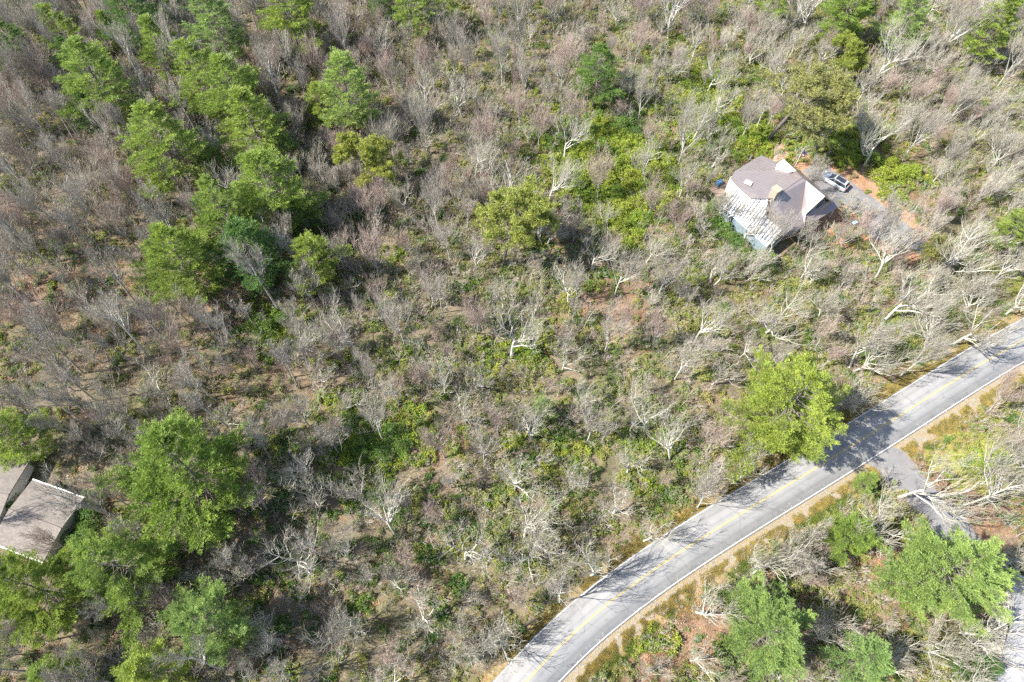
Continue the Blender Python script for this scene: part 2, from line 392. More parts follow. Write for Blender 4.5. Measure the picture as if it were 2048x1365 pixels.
def grow(rng, segs, p, d, r, L, lvl, o):
    """one branch: a crooked chain of segments that throws side branches"""
    st = o['step'][lvl]; n = max(2, int(L / st)); st = L / n
    d = np.array(d, float); d /= np.linalg.norm(d); r_end = r * o['taper'][lvl]
    kids = o['kids'][lvl]; start = o['start'][lvl]
    at = sorted(rng.uniform(start, 1.0) for _ in range(rng.randint(kids[0], kids[1]))) if lvl < o['max'] else []
    q = 0
    for i in range(n):
        t0, t1 = i / n, (i + 1) / n
        wv = np.array([rng.gauss(0, 1), rng.gauss(0, 1), rng.gauss(0, .7)]) * o['crook'][lvl]
        d = d + wv + np.array([0, 0, o['up'][lvl]]); d /= np.linalg.norm(d)
        p1 = p + d * st; ra = r + (r_end - r) * t0; rb = r + (r_end - r) * t1
        segs.append((*p, *p1, ra, rb, lvl))
        while q < len(at) and at[q] <= t1:
            a = rng.uniform(*o['angle'][lvl]); az = rng.uniform(0, 2 * math.pi)
            s = np.cross(d, [math.cos(az), math.sin(az), .3]); s /= np.linalg.norm(s) + 1e-9
            if lvl >= 1 and s[2] < -.2: s = -s
            nd = d * math.cos(a) + s * math.sin(a)
            cl = L * rng.uniform(*o['ratio'][lvl]) * (1.15 - .55 * at[q])
            if cl > .25: grow(rng, segs, p1, nd, max(min(rb * rng.uniform(*o['rr'][lvl]), rb), .017), cl, lvl + 1, o)
            q += 1
        p = p1
OAK = dict(max=3, step=[.5, .5, .42, .36, .3], taper=[.7, .3, .3, .4, .5], kids=[(6, 8), (8, 10), (6, 8), (0, 0), (0, 0)],
           start=[.55, .18, .15, .1, 0], crook=[.05, .13, .13, .10, .1], up=[.04, .055, .06, .05, .02], angle=[(.4, .95), (.4, .85), (.35, .75), (.4, .8), (0, 0)],
           ratio=[(1.35, 2.0), (.46, .72), (.5, .85), (.5, .7), (0, 0)], rr=[(.55, .8), (.5, .75), (.5, .75), (.6, .8), (0, 0)])
MAPLE = dict(max=3, step=[.8, .6, .45, .38, .3], taper=[.6, .3, .3, .4, .5], kids=[(8, 10), (8, 10), (7, 9), (0, 0), (0, 0)],
             start=[.5, .15, .15, .1, 0], crook=[.03, .05, .06, .08, .1], up=[.03, .05, .05, .04, .03], angle=[(.25, .7), (.35, .6), (.35, .65), (.35, .65), (0, 0)],
             ratio=[(1.05, 1.5), (.45, .68), (.5, .8), (.5, .7), (0, 0)], rr=[(.5, .7), (.5, .66), (.5, .68), (.6, .8), (0, 0)])
OAK['th'] = .36; MAPLE['th'] = .42
TALL = dict(MAPLE); TALL['th'] = .72; TALL.update(start=[.55, .2, .15, .1, 0], crook=[.02, .05, .07, .09, .1], kids=[(9, 12), (7, 9), (7, 9), (0, 0), (0, 0)], ratio=[(.35, .55), (.42, .58), (.42, .6), (.4, .6), (0, 0)])
SAP = dict(max=2, step=[.45, .35, .3], taper=[.35, .4, .5], kids=[(9, 13), (6, 9), (0, 0)], start=[.25, .15, 0], crook=[.08, .12, .14],
           up=[.03, .05, .03], angle=[(.5, .9), (.4, .8), (0, 0)], ratio=[(.35, .55), (.4, .6), (0, 0)], rr=[(.5, .7), (.5, .8), (0, 0)])

def bare(name, seed, opt, height, stems=1, r=.2, lean=.08, bark='oak', twig='oak_twig', tip=None):
    """trunk mesh and crown mesh of a leafless tree, unit = metres"""
    rng = random.Random(seed); segs = []
    for s in range(stems):
        a = rng.uniform(0, 6.28) if stems == 1 else 6.28 * s / stems + rng.uniform(-.4, .4)
        ln = lean if stems == 1 else (rng.uniform(.3, .75) if stems > 2 else .35)
        grow(rng, segs, np.array([math.cos(a) * .12 * (stems > 1), math.sin(a) * .12 * (stems > 1), -.7]), (math.cos(a) * ln, math.sin(a) * ln, 1), r * rng.uniform(.8, 1), height * opt.get('th', .8) * rng.uniform(.92, 1.08), 0, opt)
    S = np.array(segs)
    tr = S[S[:, 8] == 0]; cr = S[S[:, 8] > 0]
    V, Fc = tubes(tr[:, :8], 7)
    tm = mesh(name + "_trunk", V, Fc, M[bark], smooth=True)
    thick = cr[np.maximum(cr[:, 6], cr[:, 7]) > .026]; thin = cr[np.maximum(cr[:, 6], cr[:, 7]) <= .026]
    Va, Fa = tubes(thick[:, :8], 4); Vb, Fb = tubes(thin[:, :8], 3)
    cm = mesh(name + "_crown", np.r_[Va, Vb], np.r_[Fa, Fb + len(Va)], [M[bark], M[twig]], np.r_[np.zeros(len(Fa)), np.ones(len(Fb))])
    return tm, cm, np.abs(cr[:, 3:5]).max(), cr[:, 5].max()

def blades(C, D, L, Wd, rs):
    """a thin triangle at each centre C pointing along D"""
    n = len(C); D = D / (np.linalg.norm(D, axis=1)[:, None] + 1e-9)
    s = np.cross(D, rs.normal(size=(n, 3))); s /= np.linalg.norm(s, axis=1)[:, None] + 1e-9
    L = np.asarray(L)[:, None]; Wd = np.asarray(Wd)[:, None]
    V = np.stack([C - s * Wd * .5, C + s * Wd * .5, C + D * L], 1).reshape(-1, 3)
    return V, np.arange(3 * n).reshape(-1, 3)
def quads(C, D, L, Wd, rs, flat=.0):
    n = len(C); D = D / (np.linalg.norm(D, axis=1)[:, None] + 1e-9)
    u = rs.normal(size=(n, 3)); u[:, 2] += flat
    s = np.cross(D, u); s /= np.linalg.norm(s, axis=1)[:, None] + 1e-9
    L = np.asarray(L)[:, None]; Wd = np.asarray(Wd)[:, None]
    V = np.stack([C, C + D * L * .5 + s * Wd * .5, C + D * L, C + D * L * .5 - s * Wd * .5], 1).reshape(-1, 3)
    return V, np.arange(4 * n).reshape(-1, 4)

def pine(name, seed, ht, rad, leaf, dens=1.0, droop=0.0, z0=.2, irregular=.35):
    """whorled white pine: trunk, spaced branches that end in puffs of needles"""
    rs = np.random.RandomState(seed); segs = []; tips = []; dirs = []
    top = ht; z = ht * z0; trunk = []
    zs = np.linspace(-.7, ht, 12); off = np.cumsum(rs.normal(0, .05, (12, 2)), 0); off[0] = 0
    for i in range(11):
        ra, rb = .23 * (1 - i / 11.5) ** 1.2 + .012, .23 * (1 - (i + 1) / 11.5) ** 1.2 + .012
        trunk.append((off[i, 0], off[i, 1], zs[i], off[i + 1, 0], off[i + 1, 1], zs[i + 1], ra * ht / 18, rb * ht / 18))
    tx = lambda q: np.array([np.interp(q, zs, off[:, 0]), np.interp(q, zs, off[:, 1])])
    while z < top - .3:
        f = (z - ht * z0) / (top - ht * z0)
        prof = (.45 + .55 * math.sin(min(1, f * 3.2) * math.pi / 2)) * (1 - f) ** .7
        nb = rs.randint(5, 7); a0 = rs.uniform(0, 6.28)
        for b in range(nb):
            a = a0 + 6.28 * b / nb + rs.normal(0, .25)
            L = max(.5, rad * prof * (.42 + .95 * float(vnoise(a / 6.283 * 7 % 7, z * .45, 1, seed))) * rs.uniform(1 - irregular * .6, 1.15)); el = rs.uniform(-.02, .2) + .75 * f ** 2 - droop
            if rs.rand() < .10: continue
            n = max(3, int(L / .5)); p = np.r_[tx(z), z]; st = L / n; hx = a
            for i in range(n):
                t = (i + 1) / n; e = el + .25 * t; hx += rs.normal(0, .07)
                d = np.array([math.cos(hx) * math.cos(e), math.sin(hx) * math.cos(e), math.sin(e)])
                q = p + d * st; rr = .055 * (1 - .8 * t) * (.4 + L / rad) + .008
                segs.append((*p, *q, rr, rr * .85))
                if t > .28 or L < 1.6:
                    for sgn in (-1, 1):
                        sl = (1.08 - t) * L * .42 * rs.uniform(.5, 1.25) + .22; ha = hx + sgn * rs.uniform(.45, .8)
                        sd = np.array([math.cos(ha), math.sin(ha), rs.uniform(.05, .35)]); k = max(1, int(sl / .45))
                        segs.append((*q, *(q + sd * sl), .012, .006))
                        for j in range(k):
                            if rs.rand() < .95: tips.append(q + sd * sl * (j + 1) / k + rs.normal(0, .06, 3)); dirs.append(sd * [1, 1, 1] + [0, 0, .45])
                    if t > .6: tips.append(q.copy()); dirs.append(d + [0, 0, .4])
                p = q
        z += rs.uniform(.72, 1.08) * ht / 18
    for k in range(5): tips.append(np.array([*tx(top), top - k * .25])); dirs.append(np.array([0, 0, 1.]))
    T, Dd = np.array(tips), np.array(dirs)
    nn = int(30 * dens); sp = np.repeat(rs.uniform(.13, .24, len(T)), nn)
    u = rs.normal(size=(len(T) * nn, 3)); u /= np.linalg.norm(u, axis=1)[:, None]; u[:, 2] = np.abs(u[:, 2]) * .9 - .3
    Dn = np.repeat(Dd / np.linalg.norm(Dd, axis=1)[:, None], nn, 0)
    C = np.repeat(T, nn, 0) + u * sp[:, None] * [.85, .85, .55] + Dn * [1, 1, .55] * (rs.uniform(-.3, .38, len(u)))[:, None]
    D = np.repeat(Dd / np.linalg.norm(Dd, axis=1)[:, None], nn, 0) * .9 + u * .8 + rs.normal(0, .25, (len(C), 3))
    V2, F2 = blades(C, D, rs.uniform(.16, .30, len(C)), rs.uniform(.07, .11, len(C)), rs)
    Vt, Ft = tubes(np.array(trunk), 8); tm = mesh(name + "_trunk", Vt, Ft, M['pinebark'], smooth=True)
    Vb, Fb = tubes(np.array(segs), 3)
    Fb3 = np.r_[Fb[:, [0, 1, 2]], Fb[:, [0, 2, 3]]]
    cm = mesh(name + "_crown", np.r_[Vb, V2], np.r_[Fb3, F2 + len(Vb)], [M['pinebark'], M[leaf]], np.r_[np.zeros(len(Fb3)), np.ones(len(F2))])
    print(name, len(F2)); return tm, cm

def tuft_pine(name, seed, ht, rad, leaf, z0=.45, dens=1.0):
    """round-headed pitch pine: crooked limbs that end in dense tufts"""
    rng = random.Random(seed); rs = np.random.RandomState(seed); segs = []
    o = dict(max=3, step=[.8, .5, .4, .35], taper=[.5, .4, .4, .5], kids=[(24, 28), (9, 12), (6, 8), (0, 0)], start=[z0, .3, .2, 0], crook=[.05, .13, .18, .2],
             up=[.02, .05, .05, .05], angle=[(.6, 1.5), (.5, .95), (.5, .9), (0, 0)], ratio=[(.9 * rad / ht, 1.1 * rad / ht), (.4, .6), (.4, .6), (0, 0)], rr=[(.3, .5), (.45, .65), (.5, .7), (0, 0)])
    grow(rng, segs, np.array([0, 0, -.7]), (.05, .05, 1), .2 * ht / 13, ht * .9, 0, o)
    S = np.array(segs); e = S[S[:, 8] >= 2]; e = e[rs.rand(len(e)) < .62]
    T = e[:, 3:6]; Dd = e[:, 3:6] - e[:, :3]; nn = int(13 * dens)
    C = np.repeat(T, nn, 0) + rs.normal(0, .10, (len(T) * nn, 3)); D = np.repeat(Dd / np.linalg.norm(Dd, axis=1)[:, None], nn, 0) + rs.normal(0, .8, (len(C), 3)) + [0, 0, .5]
    V2, F2 = blades(C, D, rs.uniform(.14, .26, len(C)), rs.uniform(.05, .085, len(C)), rs)
    tr = S[S[:, 8] == 0]; cr = S[S[:, 8] > 0]
    Vt, Ft = tubes(tr[:, :8], 8); tm = mesh(name + "_trunk", Vt, Ft, M['pinebark'], smooth=True)
    Vb, Fb = tubes(cr[:, :8], 3); Fb3 = np.r_[Fb[:, [0, 1, 2]], Fb[:, [0, 2, 3]]]
    cm = mesh(name + "_crown", np.r_[Vb, V2], np.r_[Fb3, F2 + len(Vb)], [M['pinebark'], M[leaf]], np.r_[np.zeros(len(Fb3)), np.ones(len(F2))])
    return tm, cm

def shrub(name, seed, rad, hgt, leaf, n=700, size=.16, lumps=9, stem='brown_twig', rough=.25):
    """evergreen shrub: stems and whorls of leaves over uneven mounds"""
    rs = np.random.RandomState(seed)
    cx = rs.normal(0, rad * .42, (lumps, 2)); cr = rs.uniform(.32, .6, lumps) * rad; ch = hgt * rs.uniform(.45, 1.0, lumps) * np.exp(-(cx ** 2).sum(1) / rad ** 2 * .5)
    k = rs.randint(0, lumps, n); u = rs.uniform(.05, 1, n); ph = rs.uniform(0, 6.28, n)
    nz = u; nr = np.sqrt(1 - nz * nz); Nn = np.c_[nr * np.cos(ph), nr * np.sin(ph), nz]
    rr = rs.uniform(1 - rough, 1.05, n)
    C = np.c_[cx[k, 0], cx[k, 1], np.maximum(ch[k] - cr[k] * .8, .05)] + Nn * (cr[k] * rr)[:, None]
    m = 5; Cc = np.repeat(C, m, 0); D = np.repeat(Nn * .55, m, 0) + rs.normal(0, .75, (n * m, 3))
    V, Fc = quads(Cc, D, rs.uniform(.7, 1.25, n * m) * size, rs.uniform(.36, .5, n * m) * size, rs)
    fm = mesh(name + "_foliage", V, Fc, M[leaf])
    seg = []
    for i in range(lumps):
        seg.append((rs.normal(0, .08), rs.normal(0, .08), -.25, cx[i, 0] * .6, cx[i, 1] * .6, ch[i] * .5, .03, .02))
        seg.append((cx[i, 0] * .6, cx[i, 1] * .6, ch[i] * .5, cx[i, 0], cx[i, 1], ch[i] * .85, .02, .01))
        for j in range(5):
            q = C[rs.randint(0, n)]; seg.append((cx[i, 0] * .6, cx[i, 1] * .6, ch[i] * .5, *q, .012, .006))
    V, Fc = tubes(np.array(seg), 3); sm = mesh(name + "_stem", V, Fc, M[stem])
    return fm, sm
def joined(name, parts):
    """several meshes of one clump made into a single mesh"""
    V = []; Fc = []; mats = []; mi = []; n = 0
    for me in parts:
        vs = np.empty(len(me.vertices) * 3, np.float32); me.vertices.foreach_get("co", vs); V.append(vs.reshape(-1, 3))
        base = len(mats); mats += list(me.materials)
        for p in me.polygons: Fc.append(tuple(n + v for v in p.vertices)); mi.append(base + p.material_index)
        n += len(me.vertices)
    V = np.concatenate(V); return mesh(name, V, Fc, mats, mi)

# prototypes -----------------------------------------------------------------
OAKS = [bare("crooked_oak", 10 + i, OAK, h, 1, r, .12, 'oak', 'oak_twig') for i, (h, r) in enumerate(((10, .19), (11.5, .21), (9, .17), (12.5, .23), (10.5, .2), (8, .15)))]
OAKS += [bare("forked_oak", 40 + i, OAK, h, 2, .15, .3, 'oak', 'oak_twig') for i, h in enumerate((10, 8.5))]
MAPLES = [bare("upright_maple", 60 + i, MAPLE, h, 1, r, .06, b, t) for i, (h, r, b, t) in enumerate(((13, .16, 'grey', 'grey_twig'), (12, .15, 'grey', 'red_twig'), (14, .17, 'oak', 'grey_twig'), (11, .14, 'grey', 'red_twig')))]
TALLS = [bare("tall_tree", 80 + i, TALL, h, 1, r, .05, b, t) for i, (h, r, b, t) in enumerate(((17, .19, 'grey', 'grey_twig'), (19, .21, 'grey', 'grey_twig'), (16, .18, 'oak', 'grey_twig')))]
FANO = dict(SAP); FANO['max'] = 3; FANO.update(kids=[(9, 12), (6, 8), (3, 5), (0, 0)], step=[.5, .4, .35, .3], taper=[.3, .4, .4, .5], start=[.15, .15, .1, 0], crook=[.06, .08, .1, .1], up=[.02, .03, .03, .02], angle=[(.3, .7), (.35, .7), (.4, .7), (0, 0)], ratio=[(.35, .55), (.4, .6), (.4, .6), (0, 0)], rr=[(.5, .7), (.5, .7), (.5, .8), (0, 0)])
FANS = [bare("fan_bush", 95, SAP, 4.6, 9, .05, .4, 'oak', 'oak_twig'), bare("fan_bush", 96, FANO, 8.5, 9, .085, .4, 'oak', 'oak_twig')]
SAPS = [bare("sapling", 110 + i, SAP, h, s, .055, .1, b, t) for i, (h, s, b, t) in enumerate(((5.5, 1, 'oak', 'oak_twig'), (6.5, 1, 'grey', 'grey_twig'), (4.2, 3, 'oak', 'brown_twig'), (5, 2, 'grey', 'red_twig'), (7.5, 1, 'oak', 'grey_twig')))]
PINES = [pine("white_pine", 200 + i, 18, rad, lf, 1.0, dr, irregular=ir) for i, (rad, lf, dr, ir) in enumerate(((6.0, 'pine', .05, .3), (5.6, 'pine', 0, .4), (6.2, 'pine', .1, .35), (5.4, 'pine_blue', 0, .3), (5.6, 'pine_deep', .05, .35)))]
BIG = {k_: pine('great_pine', 270 + k_, 21, rad_, lf_, 1.4, dr_, .16, .28) for k_, (rad_, lf_, dr_) in enumerate(((8.6, 'pine', .08), (8.2, 'pine', .02), (8.4, 'pine_blue', .05)))}
TUFTS = [tuft_pine("round_pine", 230, 11, 4.4, 'pine_yel', .35, 1.3), tuft_pine("round_pine", 231, 11, 4.4, 'pine_yel', .35, 1.3), tuft_pine("round_pine", 232, 13, 4.8, 'pine_olive', .5, 1.0)]
RHODO = [shrub("rhododendron", 250 + i, 2.0, 2.3, lf, 620, .19) for i, lf in enumerate(('rhodo', 'rhodo', 'rhodo_deep'))]

# ------------------------------------------------------------------ scattered stuff
def scatter(name, srcs, X, Y, Z, rz, scl, idx, tilt=.0, label=None, seed=0):
    col = bpy.data.collections.new(name + "_sources")
    for i, me in enumerate(srcs):
        o = bpy.data.objects.new("%s_source_%02d" % (name, i), me); col.objects.link(o)
    n = len(X); me = bpy.data.meshes.new(name); me.vertices.add(n)
    me.vertices.foreach_set("co", np.c_[X, Y, Z].astype(np.float32).ravel())
    rs = np.random.RandomState(seed + 5)
    rot = np.c_[rs.normal(0, tilt, n), rs.normal(0, tilt, n), rz].astype(np.float32)
    for nm, ty, dat, key in (("rot", 'FLOAT_VECTOR', rot.ravel(), "vector"), ("scl", 'FLOAT', np.asarray(scl, np.float32), "value"), ("idx", 'INT', np.asarray(idx, np.int32), "value")):
        a = me.attributes.new(nm, ty, 'POINT'); a.data.foreach_set(key, dat)
    o = link(name, me); ng = bpy.data.node_groups.new(name, 'GeometryNodeTree')
    ng.interface.new_socket("Geometry", in_out='INPUT', socket_type='NodeSocketGeometry')
    ng.interface.new_socket("Geometry", in_out='OUTPUT', socket_type='NodeSocketGeometry')
    gi = ng.nodes.new("NodeGroupInput"); go = ng.nodes.new("NodeGroupOutput")
    ci = ng.nodes.new("GeometryNodeCollectionInfo"); ci.inputs[0].default_value = col
    ci.inputs["Separate Children"].default_value = True; ci.inputs["Reset Children"].default_value = True
    ip = ng.nodes.new("GeometryNodeInstanceOnPoints"); ip.inputs["Pick Instance"].default_value = True
    def attr(nm, ty):
        a = ng.nodes.new("GeometryNodeInputNamedAttribute"); a.data_type = ty; a.inputs[0].default_value = nm
        return [s for s in a.outputs if s.enabled][0]
    ng.links.new(gi.outputs[0], ip.inputs["Points"]); ng.links.new(ci.outputs[0], ip.inputs["Instance"])
    ng.links.new(attr("idx", 'INT'), ip.inputs["Instance Index"]); ng.links.new(attr("rot", 'FLOAT_VECTOR'), ip.inputs["Rotation"])
    ng.links.new(attr("scl", 'FLOAT'), ip.inputs["Scale"]); ng.links.new(ip.outputs[0], go.inputs[0])
    md = o.modifiers.new("scatter", 'NODES'); md.node_group = ng
    tag(o, label, None, None, 'stuff'); return o

rs = np.random.RandomState(77)
def field(n, margin=60):
    """random ground points under and round the frame"""
    X = rs.uniform(-125, 125, n); Y = rs.uniform(-4, 168, n)
    px, py = proj(X, Y, 1.0); k = (px > -margin) & (px < 2048 + margin) & (py > -margin) & (py < 1365 + margin * 2)
    return X[k], Y[k], px[k], py[k]
low = []
for lf, sd, n, sz, rd, hg in (('olive', 300, 130, .15, .8, .9), ('sage', 301, 120, .15, .8, .8), ('rhodo_deep', 302, 150, .17, .85, 1.0), ('rhodo', 303, 150, .17, .85, 1.0), ('olive', 304, 90, .14, .7, .6), ('sage', 305, 100, .13, .7, 1.3)):
    low.append(joined("laurel_clump", shrub("laurel", sd, rd, hg, lf, n, sz, 5, rough=.6)))
TW = dict(SAP); TW.update(kids=[(6, 8), (4, 6), (0, 0)])
for i, (t, h) in enumerate((('brown_twig', 1.7), ('grey_twig', 2.2), ('oak_twig', 1.9))):
    low.append(joined("twiggy_bush", bare("twig_bush", 330 + i, TW, h, 5, .018, .5, t, t)[:2]))
# 0 olive, 1 sage, 2 deep, 3 bright, 4 olive low, 5 sage tall, 6 brown twigs, 7 grey twigs, 8 pale twigs
def near(px, py, L):
    k = np.zeros(len(px))
    for x, y, r, s in L: k += s * np.exp(-((px - x) ** 2 + ((py - y) * 1.15) ** 2) / (r * r))
    return k
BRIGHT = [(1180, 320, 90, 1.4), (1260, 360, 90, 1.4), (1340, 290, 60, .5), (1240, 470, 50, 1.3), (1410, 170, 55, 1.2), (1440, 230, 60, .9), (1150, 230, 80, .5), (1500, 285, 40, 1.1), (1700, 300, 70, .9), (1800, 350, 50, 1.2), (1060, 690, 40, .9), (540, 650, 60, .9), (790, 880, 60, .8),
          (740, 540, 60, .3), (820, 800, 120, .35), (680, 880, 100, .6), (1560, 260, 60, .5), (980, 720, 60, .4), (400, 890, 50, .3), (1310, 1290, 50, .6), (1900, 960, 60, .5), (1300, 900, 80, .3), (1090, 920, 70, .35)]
DARK = [(650, 330, 120, 1), (640, 1000, 170, .8), (760, 1150, 180, .8), (620, 1250, 150, .8), (700, 400, 90, .6), (360, 40, 90, 1), (560, 620, 80, .4), (1520, 1180, 60, .7), (1250, 250, 50, .6), (90, 760, 120, .3)]  # patches of darker laurel; the lower-left ones stand in for dimmer light
BAREG = [(1215, 590, 60, .8), (1260, 640, 50, .7), (420, 590, 60, .7), (1400, 1260, 80, 1.2), (1300, 1340, 60, .9), (1790, 1110, 60, 1.2), (1980, 1080, 90, 1.2), (1880, 930, 90, 1.0), (1700, 380, 120, 1), (510, 120, 40, 1), (1560, 300, 60, .6), (1530, 560, 40, .4), (880, 950, 60, .4), (120, 580, 120, .5), (620, 800, 50, .3), (1690, 1240, 60, .6)]
_gx, _gy = proj(fx, fy, 0.0); _l = np.clip(near(_gx, _gy, BAREG + [(500, 700, 160, .35), (1250, 1330, 90, .8), (1650, 1180, 80, .8), (840, 1150, 60, .5), (1130, 1000, 60, .3), (100, 500, 160, .45), (1780, 1320, 100, .7)]), 0, 1); _l[(_gy < -400) | (np.abs(fx) > 200) | (fy < -30)] = 0
at_ = g.data.attributes.new("litter", 'FLOAT', 'POINT'); at_.data.foreach_set("value", _l.astype(np.float32))
X, Y, px, py = field(120000)
nz = vnoise(X, Y, 7, 3) * .6 + vnoise(X, Y, 2.6, 4) * .4
br = near(px, py, BRIGHT); dk = near(px, py, DARK); bg_ = near(px, py, BAREG)
right = np.clip((px - 700) / 500, 0, 1)
dens = np.clip((nz - .20) * 3.2, .24, 1) * (.66 + .34 * right) + br * .5
dens *= np.clip(1 - .9 * bg_, .08, 1)
keep = (rs.rand(len(X)) < dens * .62) & ~blocked(X, Y, .3)
X, Y, px, py, br, dk, nz, right = [a[keep] for a in (X, Y, px, py, br, dk, nz, right)]
u = rs.rand(len(X)); hue = vnoise(X, Y, 11, 21)
idx = np.where(hue < .4, 1, np.where(hue < .62, 0, 4))
idx = np.where(u < .16 + .14 * right, 4, idx); idx = np.where(u > .90, 5, idx)
u2 = rs.rand(len(X)); idx = np.where(u2 < .44 - .26 * right, 6 + rs.randint(0, 3, len(X)), idx)
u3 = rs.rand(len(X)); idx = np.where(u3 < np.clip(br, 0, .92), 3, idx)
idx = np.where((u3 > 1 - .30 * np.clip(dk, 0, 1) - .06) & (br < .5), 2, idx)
idx = np.where((rs.rand(len(X)) < .05) & (idx < 2), 3, idx)
rd = road_dist(X, Y)
scl = rs.uniform(.55, 1.45, len(X)) * np.where(np.abs(rd) < 6, .6, 1)
Z = gz(X, Y)
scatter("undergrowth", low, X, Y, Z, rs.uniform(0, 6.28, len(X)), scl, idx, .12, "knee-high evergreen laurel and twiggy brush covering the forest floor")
print("undergrowth", len(X))
# thin young stems between the big trees
X, Y, px, py = field(22000)
bg_ = near(px, py, BAREG); br = near(px, py, BRIGHT)
keep = (rs.rand(len(X)) < np.where(px < 800, .30, .19) * np.clip(1 - .6 * bg_ - .8 * br, .05, 1) * (1 + .5 * (py < 500)) * (1 - .45 * (py > 900))) & ~blocked(X, Y, .2)
X, Y, px, py = [a[keep] for a in (X, Y, px, py)]
young = [joined("sapling_clump", s_[:2]) for s_ in SAPS + [MAPLES[0], MAPLES[3], OAKS[2], TALLS[0], TALLS[1]]]
k_ = rs.randint(0, 5, len(X)); sc_ = rs.uniform(.5, 1.1, len(X)); big = rs.rand(len(X)) < np.where(px < 750, .36, .20)
k_ = np.where(big, np.where((px < 650) & (rs.rand(len(X)) < .6), rs.randint(8, 10, len(X)), rs.randint(5, 8, len(X))), k_); sc_ = np.where(big, rs.uniform(.45, .78, len(X)), sc_)
scatter("bare_saplings", young, X, Y, gz(X, Y), rs.uniform(0, 6.28, len(X)), sc_, k_, .07, "thin young leafless stems filling the gaps between the larger trees")
print("saplings", len(X))
# dead leaves lying loose, roadside grass
ql = np.random.RandomState(5)
Cq = np.c_[ql.normal(0, .8, (160, 2)), ql.uniform(.0, .06, 160)]; Vq, Fq = quads(Cq, np.c_[ql.normal(size=(160, 2)), ql.uniform(0, .4, 160)], ql.uniform(.1, .2, 160), ql.uniform(.07, .13, 160), ql, 1.5)
leafpatch = mesh("leaf_patch", Vq, Fq, M['dryleaf'])
X, Y, px, py = field(14000); keep = (rs.rand(len(X)) < .18 + .6 * near(px, py, BAREG)) & ~blocked(X, Y, .1)
X, Y = X[keep], Y[keep]
scatter("fallen_leaves", [leafpatch], X, Y, gz(X, Y) + .02, rs.uniform(0, 6.28, len(X)), rs.uniform(.6, 1.5, len(X)), np.zeros(len(X)), 0, "orange brown dead leaves lying on the forest floor")
def tuft(lf, sd, n=60):
    q = np.random.RandomState(sd); C = np.c_[q.normal(0, .14, (n, 2)), np.zeros(n)]
    V, Fc = blades(C, np.c_[q.normal(0, .45, (n, 2)), np.ones(n)], q.uniform(.15, .4, n), q.uniform(.02, .04, n), q); return mesh("tuft", V, Fc, M[lf])
n = 14000; k = rs.randint(6, len(CL) - 7, n); side = np.where(rs.rand(n) < .68, 1, -1)
off = np.where(side > 0, LW + .9 + rs.gamma(2.2, .6, n), -(LW + .35 + rs.gamma(1.6, .35, n)))
Q = CL[k] + NR[k] * off[:, None] + (CL[np.minimum(k + 1, len(CL) - 1)] - CL[k]) * rs.rand(n)[:, None]
m_ = ~(inside(DRIVE2, Q[:, 0], Q[:, 1]))
Q = Q[m_]; off = off[m_]; n = len(Q); green = (off > LW + 2.2) & (vnoise(Q[:, 0], Q[:, 1], 6, 2) > .45)
clump = vnoise(Q[:, 0], Q[:, 1], 1.2, 31) > .34; Q = Q[clump]; green = green[clump]; n = len(Q)
scatter("roadside_grass", [tuft('ochre', 1), tuft('grass', 2)], Q[:, 0], Q[:, 1], np.full(n, .0), rs.uniform(0, 6.28, n), rs.uniform(.5, 1.2, n), green.astype(int), .1, "dry ochre and green grass tufts along both road edges")
pb = B()
qs = np.random.RandomState(9)
for i in range(5):
    a = np.array([qs.normal(0, .4), qs.normal(0, .4)]); s = qs.uniform(.03, .06); pb.box((a[0], a[1], s * .3), (s * 2, s * 1.5, s), qs.uniform(0, 3))
pebm = mesh("pebbles", pb.v, pb.f, simple("pebble", (.27, .24, .20), .9, var=.25, scale=4))
n = 3500; k = rs.randint(6, len(CL) - 7, n); Q = CL[k] + NR[k] * (LW + rs.uniform(.3, 2.0, n))[:, None] + (CL[k + 1] - CL[k]) * rs.rand(n)[:, None]
Q = Q[~inside(DRIVE2, Q[:, 0], Q[:, 1])]; n = len(Q)
scatter("roadside_gravel", [pebm], Q[:, 0], Q[:, 1], np.full(n, .006), rs.uniform(0, 6.28, n), rs.uniform(.6, 1.3, n), np.zeros(n), 0, "pale loose gravel on the lower road shoulder")

# ------------------------------------------------------------------ buildings
def roof_metal():
    m, t, b = mat("brown_metal_roof"); p = geopos(t)
    t.links.new(ramp(t, noise(t, .8, 5, .6, p), [(.3, (.235, .200, .195)), (.7, (.275, .235, .225))]), b.inputs["Base Color"])
    b.inputs["Roughness"].default_value = .30; b.inputs["Metallic"].default_value = .35; b.inputs["Specular IOR Level"].default_value = .9
    bump(t, b, noise(t, 12, 3, .6, p), .12, .02); return m
M['roof'] = roof_metal()
M['white_roof'] = simple("white_roof_panel", (.55, .56, .58), .35, var=.04, scale=2, spec=.6)
M['rib'] = simple("roof_rib", (.16, .165, .18), .6, var=.05)
M['teal'] = simple("teal_siding", (.19, .25, .28), .6, var=.1, scale=2)
M['cream'] = simple("cream_siding", (.62, .60, .54), .7, var=.05)
M['stone'] = simple("chimney_stone", (.30, .26, .20), .9, var=.3, scale=6)
M['dark'] = simple("dark_window", (.03, .035, .045), .08, var=.1, spec=.8)
M['trimw'] = simple("white_trim", (.80, .80, .79), .5, var=.03)
M['wood'] = simple("weathered_deck_wood", (.26, .19, .14), .85, var=.25, scale=5)
